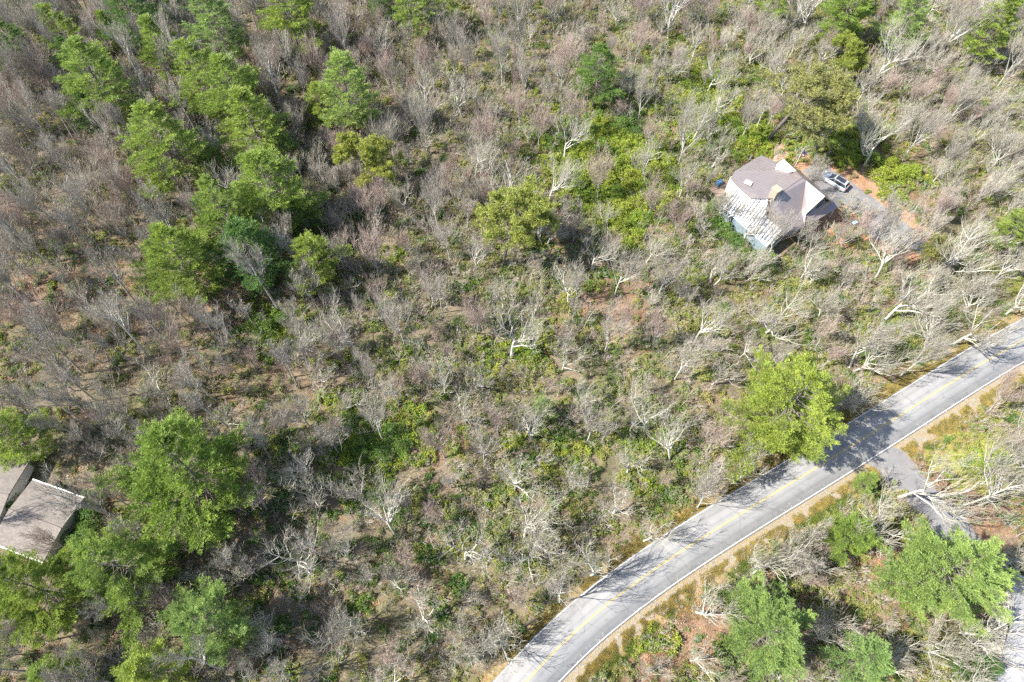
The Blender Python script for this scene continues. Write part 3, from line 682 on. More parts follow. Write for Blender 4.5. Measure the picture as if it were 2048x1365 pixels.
def shingle_mat(name, a, b_, row=.16):
    m, t, b = mat(name); p = objcoord(t)
    br_ = N(t, "ShaderNodeTexBrick", Scale=1.0); br_.inputs["Brick Width"].default_value = .35; br_.inputs["Row Height"].default_value = row; br_.inputs["Mortar Size"].default_value = .012
    br_.inputs["Color1"].default_value = (*a, 1); br_.inputs["Color2"].default_value = (*b_, 1); br_.inputs["Mortar"].default_value = (a[0] * .6, a[1] * .6, a[2] * .6, 1)
    t.links.new(p, br_.inputs["Vector"])
    c = mix(t, 1.0, br_.outputs["Color"], ramp(t, noise(t, 1.4, 5, .7, p), [(.3, (.8, .8, .8)), (.7, (1.15, 1.12, 1.08))]), 'MULTIPLY')
    t.links.new(c, b.inputs["Base Color"]); b.inputs["Roughness"].default_value = .95; return m
M['shingle'] = shingle_mat("brown_shingles", (.165, .145, .130), (.215, .192, .172))
M['shingle_pale'] = shingle_mat("pale_shingles", (.24, .245, .26), (.34, .345, .36))

def hp(u, v, z): q = HO + HU * u + HV * v; return (q[0] - HO[0], q[1] - HO[1], z)
house = empty("house", (HO[0], HO[1], 0)); tag(house, "brown metal roofed house with white sunroom roof beside the driveway", "house")
def roof_plane(name, pts, mt, t=.16, par=house, seams=None):
    b = B(); b.slab([hp(*p) for p in pts], t); o = b.build(name, mt, par)
    return o
ZR = 8.0; ZE = 4.6
roof_plane("roof", [(-9.1, 1.6, 4.55), (-9.2, -4.6, 4.5), (-8.4, -6.4, 4.6), (-6.5, -7.2, 5.2), (-2.6, -8.2, 6.3), (-1.4, -7.6, 6.9), (-.1, -6.6, 7.5), (0, 0, ZR), (-1.6, .25, 7.9), (-2.7, .5, 6.95), (-5.7, 1.7, 5.4)], M['roof'])
tag(house.children[-1], "large brown roof slope facing uphill")
roof_plane("roof", [(0.02, -.02, ZR), (-.06, -6.6, 7.5), (1.6, -8.5, 5.9), (2.0, -8.0, 5.3), (4.4, -7.1, 4.2), (5.3, -5.4, 4.0), (5.68, -3.72, 4.0), (3.35, -2.1, 4.85), (.75, -.02, ZR)], M['roof'])
roof_plane("roof", [(.75, .02, ZR + .06), (3.35, -2.1, 5.0), (4.45, -2.35, 4.95), (4.8, .02, ZR + .06)], M['roof'])
tag(house.children[-1], "steep sunlit gable slope, glaring white")
roof_plane("roof", [(3.35, -2.12, 4.99), (5.72, -3.7, 4.2), (4.45, -2.37, 4.94)], M['roof'], .1)
roof_plane("glint_dormer_roof", [(-4.6, .6, 8.0), (-4.85, -.35, 7.05), (-2.4, -.15, 7.25), (-1.6, .4, 8.0)], M['roof'], .12)  # slope tilted to glint white in the sun; dormer shape invented around it
b = B(); b.poly([hp(-4.8, -.3, 6.95), hp(-4.8, -.3, 5.6), hp(-2.4, -.1, 6.6), hp(-2.4, -.1, 7.15)]); b.poly([hp(-4.8, -.3, 6.95), hp(-4.8, -.3, 5.6), hp(-4.7, 2.4, 5.0), hp(-4.6, .6, 7.9)]); b.build("glint_dormer_wall", M['cream'], house)
roof_plane("roof", [(4.85, .05, 8.02), (5.5, 2.7, 5.4), (4.9, 3.9, 4.4), (-1.6, 3.9, 4.9), (-4.9, 2.6, 5.9), (-4.6, .65, 8.0), (-1.6, .43, 8.0), (0, .03, 8.02)], M['roof'])
roof_plane("porch_roof", [(4.3, -3.4, 4.5), (5.7, -2.9, 3.5), (6.1, 5.1, 3.4), (4.75, 5.0, 4.2), (4.6, 2.4, 4.6)], M['roof'])
# standing seams run down the two broad slopes
sm = B()
for i in range(12):
    v = -6.3 + i * .6; 
    if v > 1.2: continue
    sm.cyl(hp(-9.0, v, 4.60), hp(-.15, v, 7.62 + (v + 6.8) * .055), .022, k=4)
o = sm.build("roof_seams", M['roof'], house); o["kind"] = 'stuff'
cap = B(); cap.cyl(hp(-.03, 0, 8.03), hp(-.08, -6.8, 7.53), .09, k=6); cap.build("ridge_cap", M['roof'], house)
wl = B()
for a, b in (((-8.7, -6.0), (-8.7, 1.0)), ((-8.7, 1.0), (-4.6, 2.6)), ((-4.6, 2.6), (4.6, 3.4)), ((4.4, 3.4), (4.4, -3.0)), ((4.4, -3.0), (2.0, -7.2)), ((2.0, -7.2), (-3.4, -6.4)), ((-3.4, -6.4), (-8.7, -6.0))):
    p, q = hp(*a, 0), hp(*b, 0); L = math.hypot(q[0] - p[0], q[1] - p[1]); wl.box(((p[0] + q[0]) / 2, (p[1] + q[1]) / 2, 2.1), (L, .2, 4.3), math.atan2(q[1] - p[1], q[0] - p[0]))
wl.build("wall", M['cream'], house)
ge = B(); ge.poly([hp(4.55, -1.7, 4.6), hp(4.55, 2.7, 4.4), hp(4.55, .0, 7.75)]); ge.build("gable_wall", M['teal'], house)
gw = B(); gw.box((*hp(4.6, .5, 0)[:2], 5.6), (.1, 1.3, 1.3), HA); gw.build("window", M['dark'], house)
for (u, v) in ((-8.82, -4.2), (-8.82, -1.5), (-6.6, 1.95)):
    b = B(); b.box((*hp(u, v, 0)[:2], 2.3), (.12, 1.3, 1.3), HA if u < -8 else HA + R(21)); wn = b.build("window", M['dark'], house)
for v in (-2.8, .6, 4.9):
    b = B(); b.cyl(hp(5.6, v, 0), hp(5.6, v, 3.45), .09); b.build("porch_post", M['trimw'], house)
ch = B(); ch.box((*hp(-.3, -6.1, 0)[:2], 7.2), (1.15, 1.0, 3.8), HA); co = ch.build("chimney", M['stone'], house)
cc = B(); cc.box((*hp(-.3, -6.1, 0)[:2], 9.2), (1.35, 1.2, .15), HA); cc.build("chimney_cap", M['stone'], co)
# sunroom roof: each ribbed panel a piece of its own
def sun_edge(u):   # inner edge of the white roof
    pts = [(-6.8, -6.65, 3.9), (-3.4, -6.85, 4.3), (-1.9, -4.4, 6.98), (-.3, -5.0, 7.3), (.9, -7.3, 4.9), (4.2, -7.0, 4.0)]
    pts = [(-6.6, -6.9, 4.2), (-6.0, -7.4, 4.6), (-2.7, -8.2, 5.7), (-1.4, -7.7, 6.45), (-.5, -6.6, 7.1), (-.1, -6.7, 7.2), (1.5, -8.6, 5.7), (2.0, -8.0, 5.0), (4.2, -7.1, 4.0)]
    us = [p[0] for p in pts]; return np.interp(u, us, [p[1] for p in pts]), np.interp(u, us, [p[2] for p in pts])
nP = 19; us = np.linspace(-5.9, 4.6, nP + 1)
for i in range(nP):
    a, b_ = us[i] + .015, us[i + 1] - .015
    va, za = sun_edge(a); vb, zb = sun_edge(b_)
    p = B(); p.slab([hp(a + .1, -10.7, 3.0), hp(b_ + .1, -10.7, 3.0), hp(b_ - .5, vb, zb), hp(a - .5, va, za)], .05)
    # upstand rib along one side of the panel
    p.cyl(hp(b_ + .1, -10.7, 3.05), hp(b_ - .5, vb, zb + .05), .045, k=4)
    o = p.build("roof_panel", M['white_roof'], house)
    q_ = B(); q_.cyl(hp(b_ + .12, -10.72, 3.07), hp(b_ - .48, vb, zb + .07), .07, k=4); q_.build("seam", M['rib'], o)
pk = B(); pk.slab([hp(-3.3, -6.9, 4.2), hp(-.2, -6.95, 4.5), hp(-.1, -6.85, 7.55), hp(-1.9, -4.3, 7.2)], .08)
sw = B(); sw.box((*hp(-.4, -10.4, 0)[:2], 1.45), (10.2, .12, 2.9), HA); sw.box((*hp(-5.7, -8.7, 0)[:2], 1.6), (.12, 3.4, 3.1), HA); sw.box((*hp(4.4, -8.7, 0)[:2], 1.6), (.12, 3.4, 3.1), HA)
sw.build("sunroom_wall", M['teal'], house)

dk_ = B(); dk_.box((*hp(-9.6, -6.2, 0)[:2], .9), (2.4, 3.6, .15), HA); dk_.build("deck", M['wood'], house)
skl = B(); skl.slab([hp(-5.9, -6.35, 5.78), hp(-4.5, -6.35, 6.28), hp(-4.9, -5.5, 6.20), hp(-6.2, -5.4, 5.72)], .1); skl.build("skylight", M['white_roof'], house)

def gable_house(name, centre, rz, L, Wd, ze, zr, roofm, wallm, label, hip=0.0, gutter=True, cat="house", chim=False):
    e = empty(name, (centre[0], centre[1], 0), rz); tag(e, label, cat)
    a, b_ = L / 2, Wd / 2; o_ = .45
    for s in (1, -1):
        r = B(); zo = ze - (zr - ze) * o_ / b_
        pts = [(-a - o_, s * (b_ + o_), zo), (a + o_, s * (b_ + o_), zo), (a + o_ - hip, 0, zr), (-a - o_ + hip, 0, zr)]
        r.slab(pts if s < 0 else pts[::-1], .15); r.build("roof", roofm, e)
    if hip:
        for s in (1, -1):
            r = B(); zo = ze - (zr - ze) * o_ / b_
            r.slab([(s * (a + o_), -b_ - o_, zo), (s * (a + o_), b_ + o_, zo), (s * (a + o_ - hip), 0, zr)][::s], .15); r.build("roof", roofm, e)
    wl = B()
    for (x, y, dx, dy) in ((0, b_, L, .2), (0, -b_, L, .2), (a - .1, 0, .2, Wd - .22), (-a + .1, 0, .2, Wd - .22)): wl.box((x, y, (ze - .15) / 2), (dx, dy, ze - .15))
    wl.build("wall", wallm, e)
    for s in (1, -1):
        for x in (-a * .5, a * .5):
            wd = B(); wd.box((x, s * (b_ + .12), ze * .55), (1.1, .08, 1.2)); wd.build("window", M['dark'], e)
    if gutter:
        for s in (1, -1):
            gt = B(); zo = ze - (zr - ze) * o_ / b_; gt.box((0, s * (b_ + o_ + .08), zo - .05), (L + 2 * o_, .15, .14)); gt.build("gutter", M['trimw'], e)
    r = B(); r.cyl((-a - o_ + hip, 0, zr + .02), (a + o_ - hip, 0, zr + .02), .08, k=6); r.build("ridge_cap", roofm, e)
    return e
gable_house("house", (-62.3, 22.6), R(-18), 7.2, 7.8, 2.2, 2.7, M['shingle'], M['cream'], "low brown shingled house with a white gutter between the pines")
gable_house("garage", (-71.2, 26.4), R(-8), 8.0, 9.0, 2.2, 2.8, M['shingle'], M['cream'], "brown shingled roof cut by the photo edge, across a dark gap from its twin", cat="garage")
gable_house("house", (64.5, 5.5), R(-29), 13.5, 14, 4.4, 6.0, M['shingle_pale'], M['cream'], "pale grey roofed house under bare limbs below the side driveway")

# small far building and a pale shed among the dark pines
q = P(272, 68, 2.4); gable_house("shed", (q[0], q[1]), R(12), 1.6, 1.8, 1.9, 2.4, M['trimw'], M['wood'], "tiny pale roofed shed among dark pines", gutter=False, cat="shed")
q = P(372, 84, 3); gable_house("cabin", (q[0], q[1]), R(-20), 4.2, 4.0, 2.6, 3.6, M['shingle_pale'], M['wood'], "grey roofed cabin half hidden behind a dark green pine", gutter=False, cat="cabin")

# flag on a pole behind the gable
fb = P(1588, 336, 0); flag = empty("flagpole", (fb[0], fb[1], 0)); tag(flag, "white pole with a drooping red, white and blue flag behind the roof", "flagpole")
b = B(); b.cyl((0, 0, -.2), (0, 0, 4.6), .05, .03); b.build("pole", M['trimw'], flag)
b = B(); b.cyl((0, 0, 4.55), (0, 0, 4.7), .07, .07, 8); b.build("finial", M['yellow_line'], flag)
M['flag_red'] = simple("flag_red", (.50, .06, .07), .7); M['flag_blue'] = simple("flag_blue", (.03, .07, .25), .7)
for i in range(7):
    x0, x1 = .0, 1.15; z1 = 4.4 - i * .17; xs = np.linspace(x0, x1, 8)
    b = B()
    for s in range(7):
        y0, y1 = .10 * math.sin(xs[s] * 7), .10 * math.sin(xs[s + 1] * 7); dz0, dz1 = -.55 * xs[s], -.55 * xs[s + 1]
        b.poly([(xs[s] * .8 + .03, y0, z1 + dz0 - .17), (xs[s + 1] * .8 + .03, y1, z1 + dz1 - .17), (xs[s + 1] * .8 + .03, y1, z1 + dz1), (xs[s] * .8 + .03, y0, z1 + dz0)])
    b.build("flag_stripe", M['flag_red'] if i % 2 == 0 else M['trimw'], flag)
b = B(); b.poly([(.03, -.02, 3.75), (.45, -.12, 3.5), (.45, -.12, 4.15), (.03, -.02, 4.42)]); b.poly([(.03, .14, 3.75), (.45, .14, 3.5), (.45, .14, 4.15), (.03, .14, 4.42)]); b.build("flag_canton", M['flag_blue'], flag)

# brush pile in the turning circle, tarp by the deck
q = P(1703, 452, 0); bp = empty("brush_pile", (q[0], q[1], 0)); tag(bp, "dark heap of cut brush beside the driveway turn", "brush pile")
r_ = np.random.RandomState(3); n = 260
a_ = r_.uniform(0, 3.14, n); c_ = np.c_[r_.normal(0, 1.2, n), r_.normal(0, .4, n), r_.uniform(.05, .7, n)]
c_[:, 1] += .25 * (1 - (c_[:, 0] / 1.6) ** 2)
d_ = np.c_[np.cos(a_), np.sin(a_), r_.normal(0, .25, n)] * r_.uniform(.3, .9, n)[:, None]
Vp, Fp = tubes(np.c_[c_ - d_, c_ + d_, np.full(n, .03), np.full(n, .02)], 3)
M['brush'] = bark_mat("cut_brush", [(.10, .08, .07), (.16, .13, .11), (.2, .17, .15)], (.3, .28, .25), .3)
o = link("branches", mesh("branches", Vp, Fp, M['brush']), bp); o["kind"] = 'stuff'
b = B(); b.box((.35, .2, .62), (.9, .6, .25), .4); b.build("tarp", simple("pale_blue_tarp", (.35, .48, .58), .5), bp, bevel=.08)
q = HO + HU * -10.4 + HV * -6.0; gr = empty("grill", (q[0], q[1], .98), HA); tag(gr, "blue covered grill standing on the wooden deck", "grill")
b = B(); b.box((0, 0, .45), (.7, 1.2, .7)); b.build("cover", simple("blue_cover", (.12, .25, .42), .6), gr, bevel=.1)
for s in (-1, 1): b = B(); b.cyl((0, s * .5, 0), (0, s * .5, .14), .05); b.build("leg", M['dark'], gr)

# ------------------------------------------------------------------ car
def build_car():
    a, b = P(1645, 346, .8), P(1698, 378, .8); c = (a + b) / 2; d = a - b
    car = empty("parked_car", (c[0], c[1], .016), math.atan2(d[1], d[0])); tag(car, "silver white SUV with dark sunroof parked on the grey driveway", "car")
    paint, t, bs = mat("silver_paint"); bs.inputs["Base Color"].default_value = (.52, .56, .60, 1); bs.inputs["Metallic"].default_value = .35; bs.inputs["Roughness"].default_value = .32; bs.inputs["Coat Weight"].default_value = .6
    t.links.new(ramp(t, noise(t, 1.5, 2, .5, geopos(t)), [(.3, (.50, .54, .58)), (.7, (.58, .61, .65))]), bs.inputs["Base Color"])
    glass = M['dark']; rubber = simple("tyre_rubber", (.03, .03, .03), .9); rim = simple("alloy_rim", (.45, .46, .48), .35, .8)
    trim = simple("black_trim", (.05, .05, .055), .6)
    # body: stations along the length, half width and top height
    st = [(-2.38, .70, .42, .80), (-2.30, .86, .34, .98), (-1.9, .93, .30, 1.05), (-1.0, .95, .27, 1.06), (.2, .95, .27, 1.04), (.95, .95, .27, 1.02), (1.5, .94, .30, .98), (2.05, .90, .34, .88), (2.32, .78, .38, .74), (2.42, .60, .44, .62)]
    V = []; Fc = []
    for x, w_, z0_, z1_ in st:
        V += [(x, -w_ * .93, z0_), (x, -w_, (z0_ + z1_) * .5), (x, -w_ * .95, z1_ - .06), (x, -w_ * .82, z1_), (x, w_ * .82, z1_), (x, w_ * .95, z1_ - .06), (x, w_, (z0_ + z1_) * .5), (x, w_ * .93, z0_)]
    for i in range(len(st) - 1):
        for j in range(8): k = (j + 1) % 8; Fc.append((i * 8 + j, i * 8 + k, (i + 1) * 8 + k, (i + 1) * 8 + j))
    Fc.append(tuple(range(8))); Fc.append(tuple(range(len(V) - 1, len(V) - 9, -1)))
    me = mesh("body", V, Fc, paint, smooth=True); bm = bmesh.new(); bm.from_mesh(me); bmesh.ops.recalc_face_normals(bm, faces=bm.faces[:]); bmesh.ops.subdivide_edges(bm, edges=bm.edges[:], cuts=1, smooth=.6, use_grid_fill=True); bm.to_mesh(me); bm.free()
    me.polygons.foreach_set("use_smooth", np.ones(len(me.polygons), bool)); link("body", me, car)
    # cabin roof
    rf = B(); rf.slab([(-1.95, -.58, 1.56), (.35, -.62, 1.62), (.35, .62, 1.62), (-1.95, .58, 1.56)], .07); rf.build("roof", paint, car, bevel=.025)
    # glasshouse
    g_ = B(); lo = [(-2.2, .80), (-1.5, .86), (.2, .86), (1.25, .78)]; hi = [(-1.95, .56), (-1.5, .60), (-.2, .61), (.36, .58)]
    def pane(nm, pts): b = B(); b.poly(pts); return b.build(nm, glass, car)
    for s in (-1, 1):
        pane("side_window", [(-2.12, s * .81, 1.05), (.0, s * .86, 1.05), (-.05, s * .625, 1.545), (-1.85, s * .60, 1.50)][::s])
        pane("side_window", [(.06, s * .86, 1.05), (1.1, s * .80, 1.02), (.42, s * .63, 1.53), (.02, s * .63, 1.55)][::s])
        b = B(); b.cyl((.03, s * .865, 1.05), (-.02, s * .63, 1.56), .03, k=5); b.build("pillar", paint, car)
        b = B(); b.cyl((1.2, s * .79, 1.02), (.38, s * .60, 1.58), .035, k=5); b.build("pillar", paint, car)
        b = B(); b.cyl((-2.2, s * .80, 1.05), (-1.92, s * .58, 1.53), .05, k=5); b.build("pillar", paint, car)
        b = B(); b.cyl((-1.8, s * .52, 1.64), (.2, s * .54, 1.67), .02, k=5); b.build("roof_rail", rim, car)
        b = B(); b.box((.95, s * 1.0, 1.08), (.14, .2, .12)); b.build("mirror", paint, car, bevel=.03)
        b = B(); b.box((2.28, s * .62, .74), (.22, .32, .13)); b.build("headlight", M['trimw'], car, bevel=.03)
        b = B(); b.box((-2.33, s * .68, .92), (.14, .26, .18)); b.build("tail_light", M['flag_red'], car, bevel=.03)
        b = B(); b.box((0, s * .955, .62), (.02, .012, .5)); b.build("door_seam", trim, car)
        b = B(); b.box((-.2, s * .965, .84), (.2, .03, .04)); b.build("door_handle", rim, car)
        for x in (1.45, -1.45):
            wv = B(); wv.cyl((x, s * .70, .35), (x, s * .94, .35), .35, k=22); wo = wv.build("wheel", rubber, car)
            r2 = B(); r2.cyl((x, s * .92, .35), (x, s * .955, .35), .23, k=14); r2.build("rim", rim, wo)
    pane("windscreen", [(1.25, -.76, 1.02), (1.25, .76, 1.02), (.36, .58, 1.60), (.36, -.58, 1.60)])
    pane("rear_window", [(-2.25, .70, 1.08), (-2.25, -.70, 1.08), (-1.97, -.54, 1.5), (-1.97, .54, 1.5)])
    b = B(); b.slab([(-1.55, -.47, 1.645), (.12, -.50, 1.665), (.12, .50, 1.665), (-1.55, .47, 1.645)], .03); b.build("sunroof", glass, car)
    b = B(); b.box((-2.42, 0, .48), (.14, 1.4, .2)); b.build("rear_bumper", trim, car, bevel=.04)
    b = B(); b.box((2.42, 0, .46), (.12, 1.2, .16)); b.build("grille", trim, car, bevel=.04)
    b = B(); b.box((-2.43, 0, .76), (.02, .5, .12)); b.build("licence_plate", M['trimw'], car)
build_car()

# ------------------------------------------------------------------ trees
_cen = {}
def crown_shift(me, rz, s):
    """how far the crown's middle stands off the foot of the trunk"""
    if me.name not in _cen:
        vs = np.empty(len(me.vertices) * 3, np.float32); me.vertices.foreach_get("co", vs); vs = vs.reshape(-1, 3)
        _cen[me.name] = (np.percentile(vs[:, :2], 3, 0) + np.percentile(vs[:, :2], 97, 0)) / 2
    c = _cen[me.name] * s
    return c[0] * math.cos(rz) - c[1] * math.sin(rz), c[0] * math.sin(rz) + c[1] * math.cos(rz)
def place(name, proto, x, y, rz, sxy, sz, label, cat, group, child=("trunk", "crown"), tilt=0.0, z=None):
    if name in ("pine_tree", "round_pine"):
        a_, b_ = crown_shift(proto[1], rz, sxy); x -= a_; y -= b_
    e = empty(name, (x, y, float(gz(np.array([x]), np.array([y]))[0]) if z is None else z), rz)
    e.rotation_euler = (tilt * math.cos(rz * 3), tilt * math.sin(rz * 3), rz); e.scale = (sxy, sxy, sz)
    tag(e, label, cat, group)
    for nm, me in zip(child, proto): link(nm, me, e)
    return e
rng = random.Random(4)
# crown centre pixel, crown width in pixels, prototype, label
PL = [
 (1580,812,262,0,"big lime green pine leaning over the road edge"),
 (360,965,290,2,"broad pine with the widest crown, uphill of the brown shingled roof"),
 (238,1135,225,1,"dense pine standing against the corner of the brown shingled roof"),
 (62,1195,210,1,"shaggy pine below the brown shingled roof, cut by the frame edge"),
 (410,1245,205,3,"blue green pine next to a leafless bush, near the photo's bottom edge"),
 (28,875,140,0,"yellow lit pine just above the brown roofed garage"),
 (335,300,178,0,"lone airy pine among grey twigs, its dark trunk bare below"),
 (345,515,190,0,"wide feathery pine with pale branch tips over the leaf litter"),
 (450,430,185,1,"pine crown in the long pine row, beside the wide feathery one"),
 (548,380,180,0,"pine with light grey twigs showing through, in the long pine row"),
 (490,505,170,4,"shaded pine at the lower end of the long pine row"),
 (620,520,135,2,"small bright yellow green pine with its own shadow side, just off the pine row"),
 (512,262,165,1,"pine in the middle of the long pine row, tips gold"),
 (468,195,155,0,"gold tipped pine, third down the long pine row"),
 (400,150,150,2,"gold tipped pine, second down the long pine row"),
 (322,98,118,1,"compact green pine in front of the grey cabin"),
 (425,58,135,3,"pale blue green pine right behind the grey cabin"),
 (190,165,165,0,"dense pine standing alone in grey twigs uphill of the lone airy pine"),
 (175,225,80,4,"dark lower pine leaning against the dense lone one"),
 (112,55,90,2,"slim yellow green pine near the upper picture edge"),
 (140,110,75,4,"short dark pine at the foot of the slim yellow green one"),
 (15,95,110,4,"deep green pine cut by the picture edge, high up the slope"),
 (255,25,130,4,"tall dark pine above the tiny pale shed"),
 (345,10,90,4,"darkest pine beyond the grey cabin"),
 (215,60,70,1,"small pine touching the tiny pale shed"),
 (580,35,140,0,"spreading pine behind the sandy clearing"),
 (690,185,150,3,"blue green pine with a ragged broad crown between reddish maples"),
 (640,205,80,0,"low pine clinging to the blue green ragged one"),
 (830,10,110,1,"pine at the top edge, largest of three there in a row"),
 (765,0,70,4,"dark pine at the top edge, smallest of three in a row"),
 (890,8,70,2,"yellowish pine at the top edge, last of three in a row"),
 (1200,148,115,4,"solitary dark pyramid pine ringed by bare trees"),
 (1700,22,120,0,"pine at the top edge above the small round bush"),
 (1812,45,110,3,"pale pine at the top edge between two greener pines"),
 (1985,55,125,1,"bright pine near the top corner, the biggest of its group"),
 (1550,5,70,2,"small pine peeking in at the top edge above bare oaks"),
 (1540,1260,215,3,"mint green pine across the road with leaf litter at its foot"),
 (1890,1150,255,3,"huge mint green pine beside the pale roofed house"),
 (1705,1075,115,0,"narrow upright pine across the road by the side driveway"),
 (1725,1325,140,3,"half cut pine at the lower edge near the mint green one"),
 (1950,1330,100,4,"small dark pine against the pale roofed house"),
 (2035,455,90,0,"pale lime pine at the picture edge beyond the driveway end"),
 (300,1345,170,1,"pine at the bottom edge beside the blue green pine"),
 (110,1350,110,0,"yellow green pine at the very bottom corner"),
 (1735,965,55,3,"little blue green pine beside the gravel shoulder"),
 (1085,815,62,3,"small misty pale green pine in the middle of the bare wood"),
 (555,300,90,4,"shaded pine tucked behind the gold tipped middle one"),
 (600,440,90,4,"dark pine filling the gap above the small bright one"),
 (430,330,80,3,"thin pale pine between the airy pine and the long row"),
]
occ = []
for i, (cx, cy, dpx, k, lab) in enumerate(PL):
    s = pxm(cx, cy, 8); dia = dpx / s; ht = min(21, max(4.5, dia * 1.15 + 2)); zc = ht * .55
    x, y = P(cx, cy, zc); base_r = (6.0, 5.6, 6.2, 5.4, 5.6)[k]
    if dpx > 180: place("pine_tree", BIG[2 if k == 3 else i % 2], x, y, rng.uniform(0, 6.28), dia / 2 / (8.6, 8.2, 8.4)[2 if k == 3 else i % 2] * 1.1, ht / 21, lab, "tree", "pines", tilt=.03)
    else: place("pine_tree", PINES[k], x, y, rng.uniform(0, 6.28), dia / 2 / base_r * 1.12, ht / 18, lab, "tree", "pines", tilt=.03)
    occ.append((x, y, dia * .33))
TL = [(735,312,112,0,"round headed yellow green pine standing alone among pale oaks"),
      (1032,432,150,1,"round yellow green pine in the centre of the wood, biggest of its kind"),
      (1625,215,160,2,"tall olive pine with a long bare trunk rising behind the house roof"),
      (1700,103,70,0,"low flat topped yellow green pine above windblown bare trees"),
      (1868,505,60,2,"small olive pine at the bend of the driveway")]
for cx, cy, dpx, k, lab in TL:
    s = pxm(cx, cy, 8); dia = dpx / s; ht = min(17, max(5, dia * 1.15 + 2)) if k != 2 or dpx < 100 else 15; zc = ht * .72
    x, y = P(cx, cy, zc)
    place("round_pine", TUFTS[k], x, y, rng.uniform(0, 6.28), dia / 2 / 3.5, ht / 12 * 1.05, lab, "tree", "round headed pines"); occ.append((x, y, 2.5))

# bare trees placed singly: base pixel, kind, size
BL = [(1448,458,'o',0,.95),(1487,487,'o',4,.95),(1530,520,'m',2,.85),(1005,1283,'o',0,1.0),(1120,1205,'m',2,.95),(1180,1150,'o',4,1.05),(1285,1083,'o',2,1.0),(1395,1015,'m',2,.85),(1478,958,'o',4,1.0),(1800,752,'m',2,.95),(1905,690,'o',3,1.0),(2010,630,'o',0,1.05),  # road-edge trees in this row are added to cast shadows on the asphalt
      (1022,712,'o',3,1.1),(1047,1078,'o',1,1.1),(1063,1108,'f',6,1.15),(845,1243,'o',0,1.1),(1584,1126,'b',1,1.15),(1796,996,'o',3,1.25),(1918,1015,'t',2,.95),
      (1750,1070,'o',1,1.2),(1922,1266,'o',3,1.15),(1392,1223,'o',4,1.0),(1638,1268,'f',7,1.1),(1703,738,'f',6,1.2),(1532,665,'o',3,1.0),(1351,758,'m',2,.95),
      (1478,284,'m',2,.85),(1512,263,'t',2,.75),(1729,331,'o',3,1.1),(1806,321,'m',2,.9),(482,690,'t',0,.95),(280,617,'t',1,.8),(338,795,'o',0,1.0),(191,861,'t',0,.85),
      (574,864,'m',0,.8),(625,857,'m',2,.9),(677,906,'m',0,.95),(767,880,'m',2,1.0),(800,810,'t',2,.7),(892,793,'o',2,1.0),(931,842,'o',0,.95),(958,782,'o',4,.9),
      (1124,738,'o',5,1.2),(1244,658,'m',3,.8),(1138,607,'o',2,1.1),(1152,598,'m',2,.7),(957,540,'o',4,.9),(899,520,'m',2,.8),(871,612,'m',0,.9),(885,622,'t',2,.65),
      (1278,236,'m',2,.8),(933,1303,'b',1,.95),(1175,880,'m',2,.9),(1210,700,'m',2,.85),(1385,690,'o',1,.9),(1290,860,'o',3,.9),(1420,990,'o',0,1.0),(1225,1030,'o',4,1.0),
      (790,1070,'o',1,1.0),(700,1120,'m',2,.8),(640,1010,'o',4,1.0),(470,1150,'b',1,.95),(600,1140,'o',3,.95),(560,1280,'o',0,1.0),(700,1260,'f',6,.95),(1000,1290,'o',2,1.0),
      (1640,640,'f',7,1.1),(1770,640,'o',3,1.1),(1850,700,'o',1,1.1),(1930,620,'f',6,1.1),(1990,560,'o',4,1.0),(1600,560,'o',0,1.0),(1490,560,'f',7,1.0),(1750,560,'o',1,1.0),
      (1545,478,'o',5,1.0),(1500,455,'o',2,.9),(1600,492,'f',7,.85),(1900,420,'o',1,1.0),(1990,330,'f',6,1.0),(1890,250,'m',2,.9),(1420,340,'o',4,1.0),(1440,440,'o',0,.9),
      (1960,1010,'o',3,1.1),(2030,930,'f',6,1.1),(1985,1110,'o',1,1.1),(1850,1300,'f',7,1.1),(1470,1250,'o',5,.9),(1380,1320,'o',2,.9),(1300,1350,'b',0,.9)]
PRO = dict(o=OAKS, f=OAKS, m=MAPLES, t=TALLS, b=FANS)
used = [(x, y) for x, y, _ in occ]; BT = []
for px_, py_, kd, k, s in BL:
    x, y = P(px_, py_, 0); BT.append((x, y, kd, k, s * rng.uniform(.95, 1.05), True))
rr = np.random.RandomState(11)
tries = 0
while len(BT) < 298 and tries < 40000:
    tries += 1
    x, y = rr.uniform(-115, 115), rr.uniform(0, 150)
    px_, py_ = proj(x, y, 5)
    if not (-10 < px_ < 2058 and -30 < py_ < 1400): continue
    if float(blocked(x, y, .4)[0]): continue
    dmin = 5.1 if py_ > 250 else 5.6
    if any((x - b[0]) ** 2 + (y - b[1]) ** 2 < dmin ** 2 for b in BT): continue
    if any((x - a) ** 2 + (y - c) ** 2 < r ** 2 for a, c, r in occ): continue
    gpx, gpy = proj(x, y, 0)
    gp = near(np.array([gpx]), np.array([gpy]), [(1215, 590, 35, .8), (1215, 340, 80, .8), (1700, 370, 70, 1.4), (510, 120, 30, 1), (1550, 400, 80, 1.2), (80, 1030, 70, 1.3)])[0]
    if rr.rand() < gp: continue
    u_ = rr.rand()
    if px_ < 560: kd = 't' if u_ < .42 else ('m' if u_ < .82 else 'o')
    elif py_ < 330 and px_ < 1300: kd = 'm' if u_ < .66 else 'o'
    elif px_ > 1250: kd = 'o' if u_ < .60 else ('m' if u_ < .85 else 'f')
    else: kd = 'o' if u_ < .52 else ('m' if u_ < .88 else 'f')
    k = {'t': rr.randint(0, 3), 'm': rr.randint(0, 4), 'o': rr.randint(0, 6), 'f': rr.randint(6, 8)}[kd]
    if kd == 'm' and px_ < 560: k = rr.choice([0, 1, 3])
    BT.append((x, y, kd, k, rr.uniform(.78, 1.18), False))
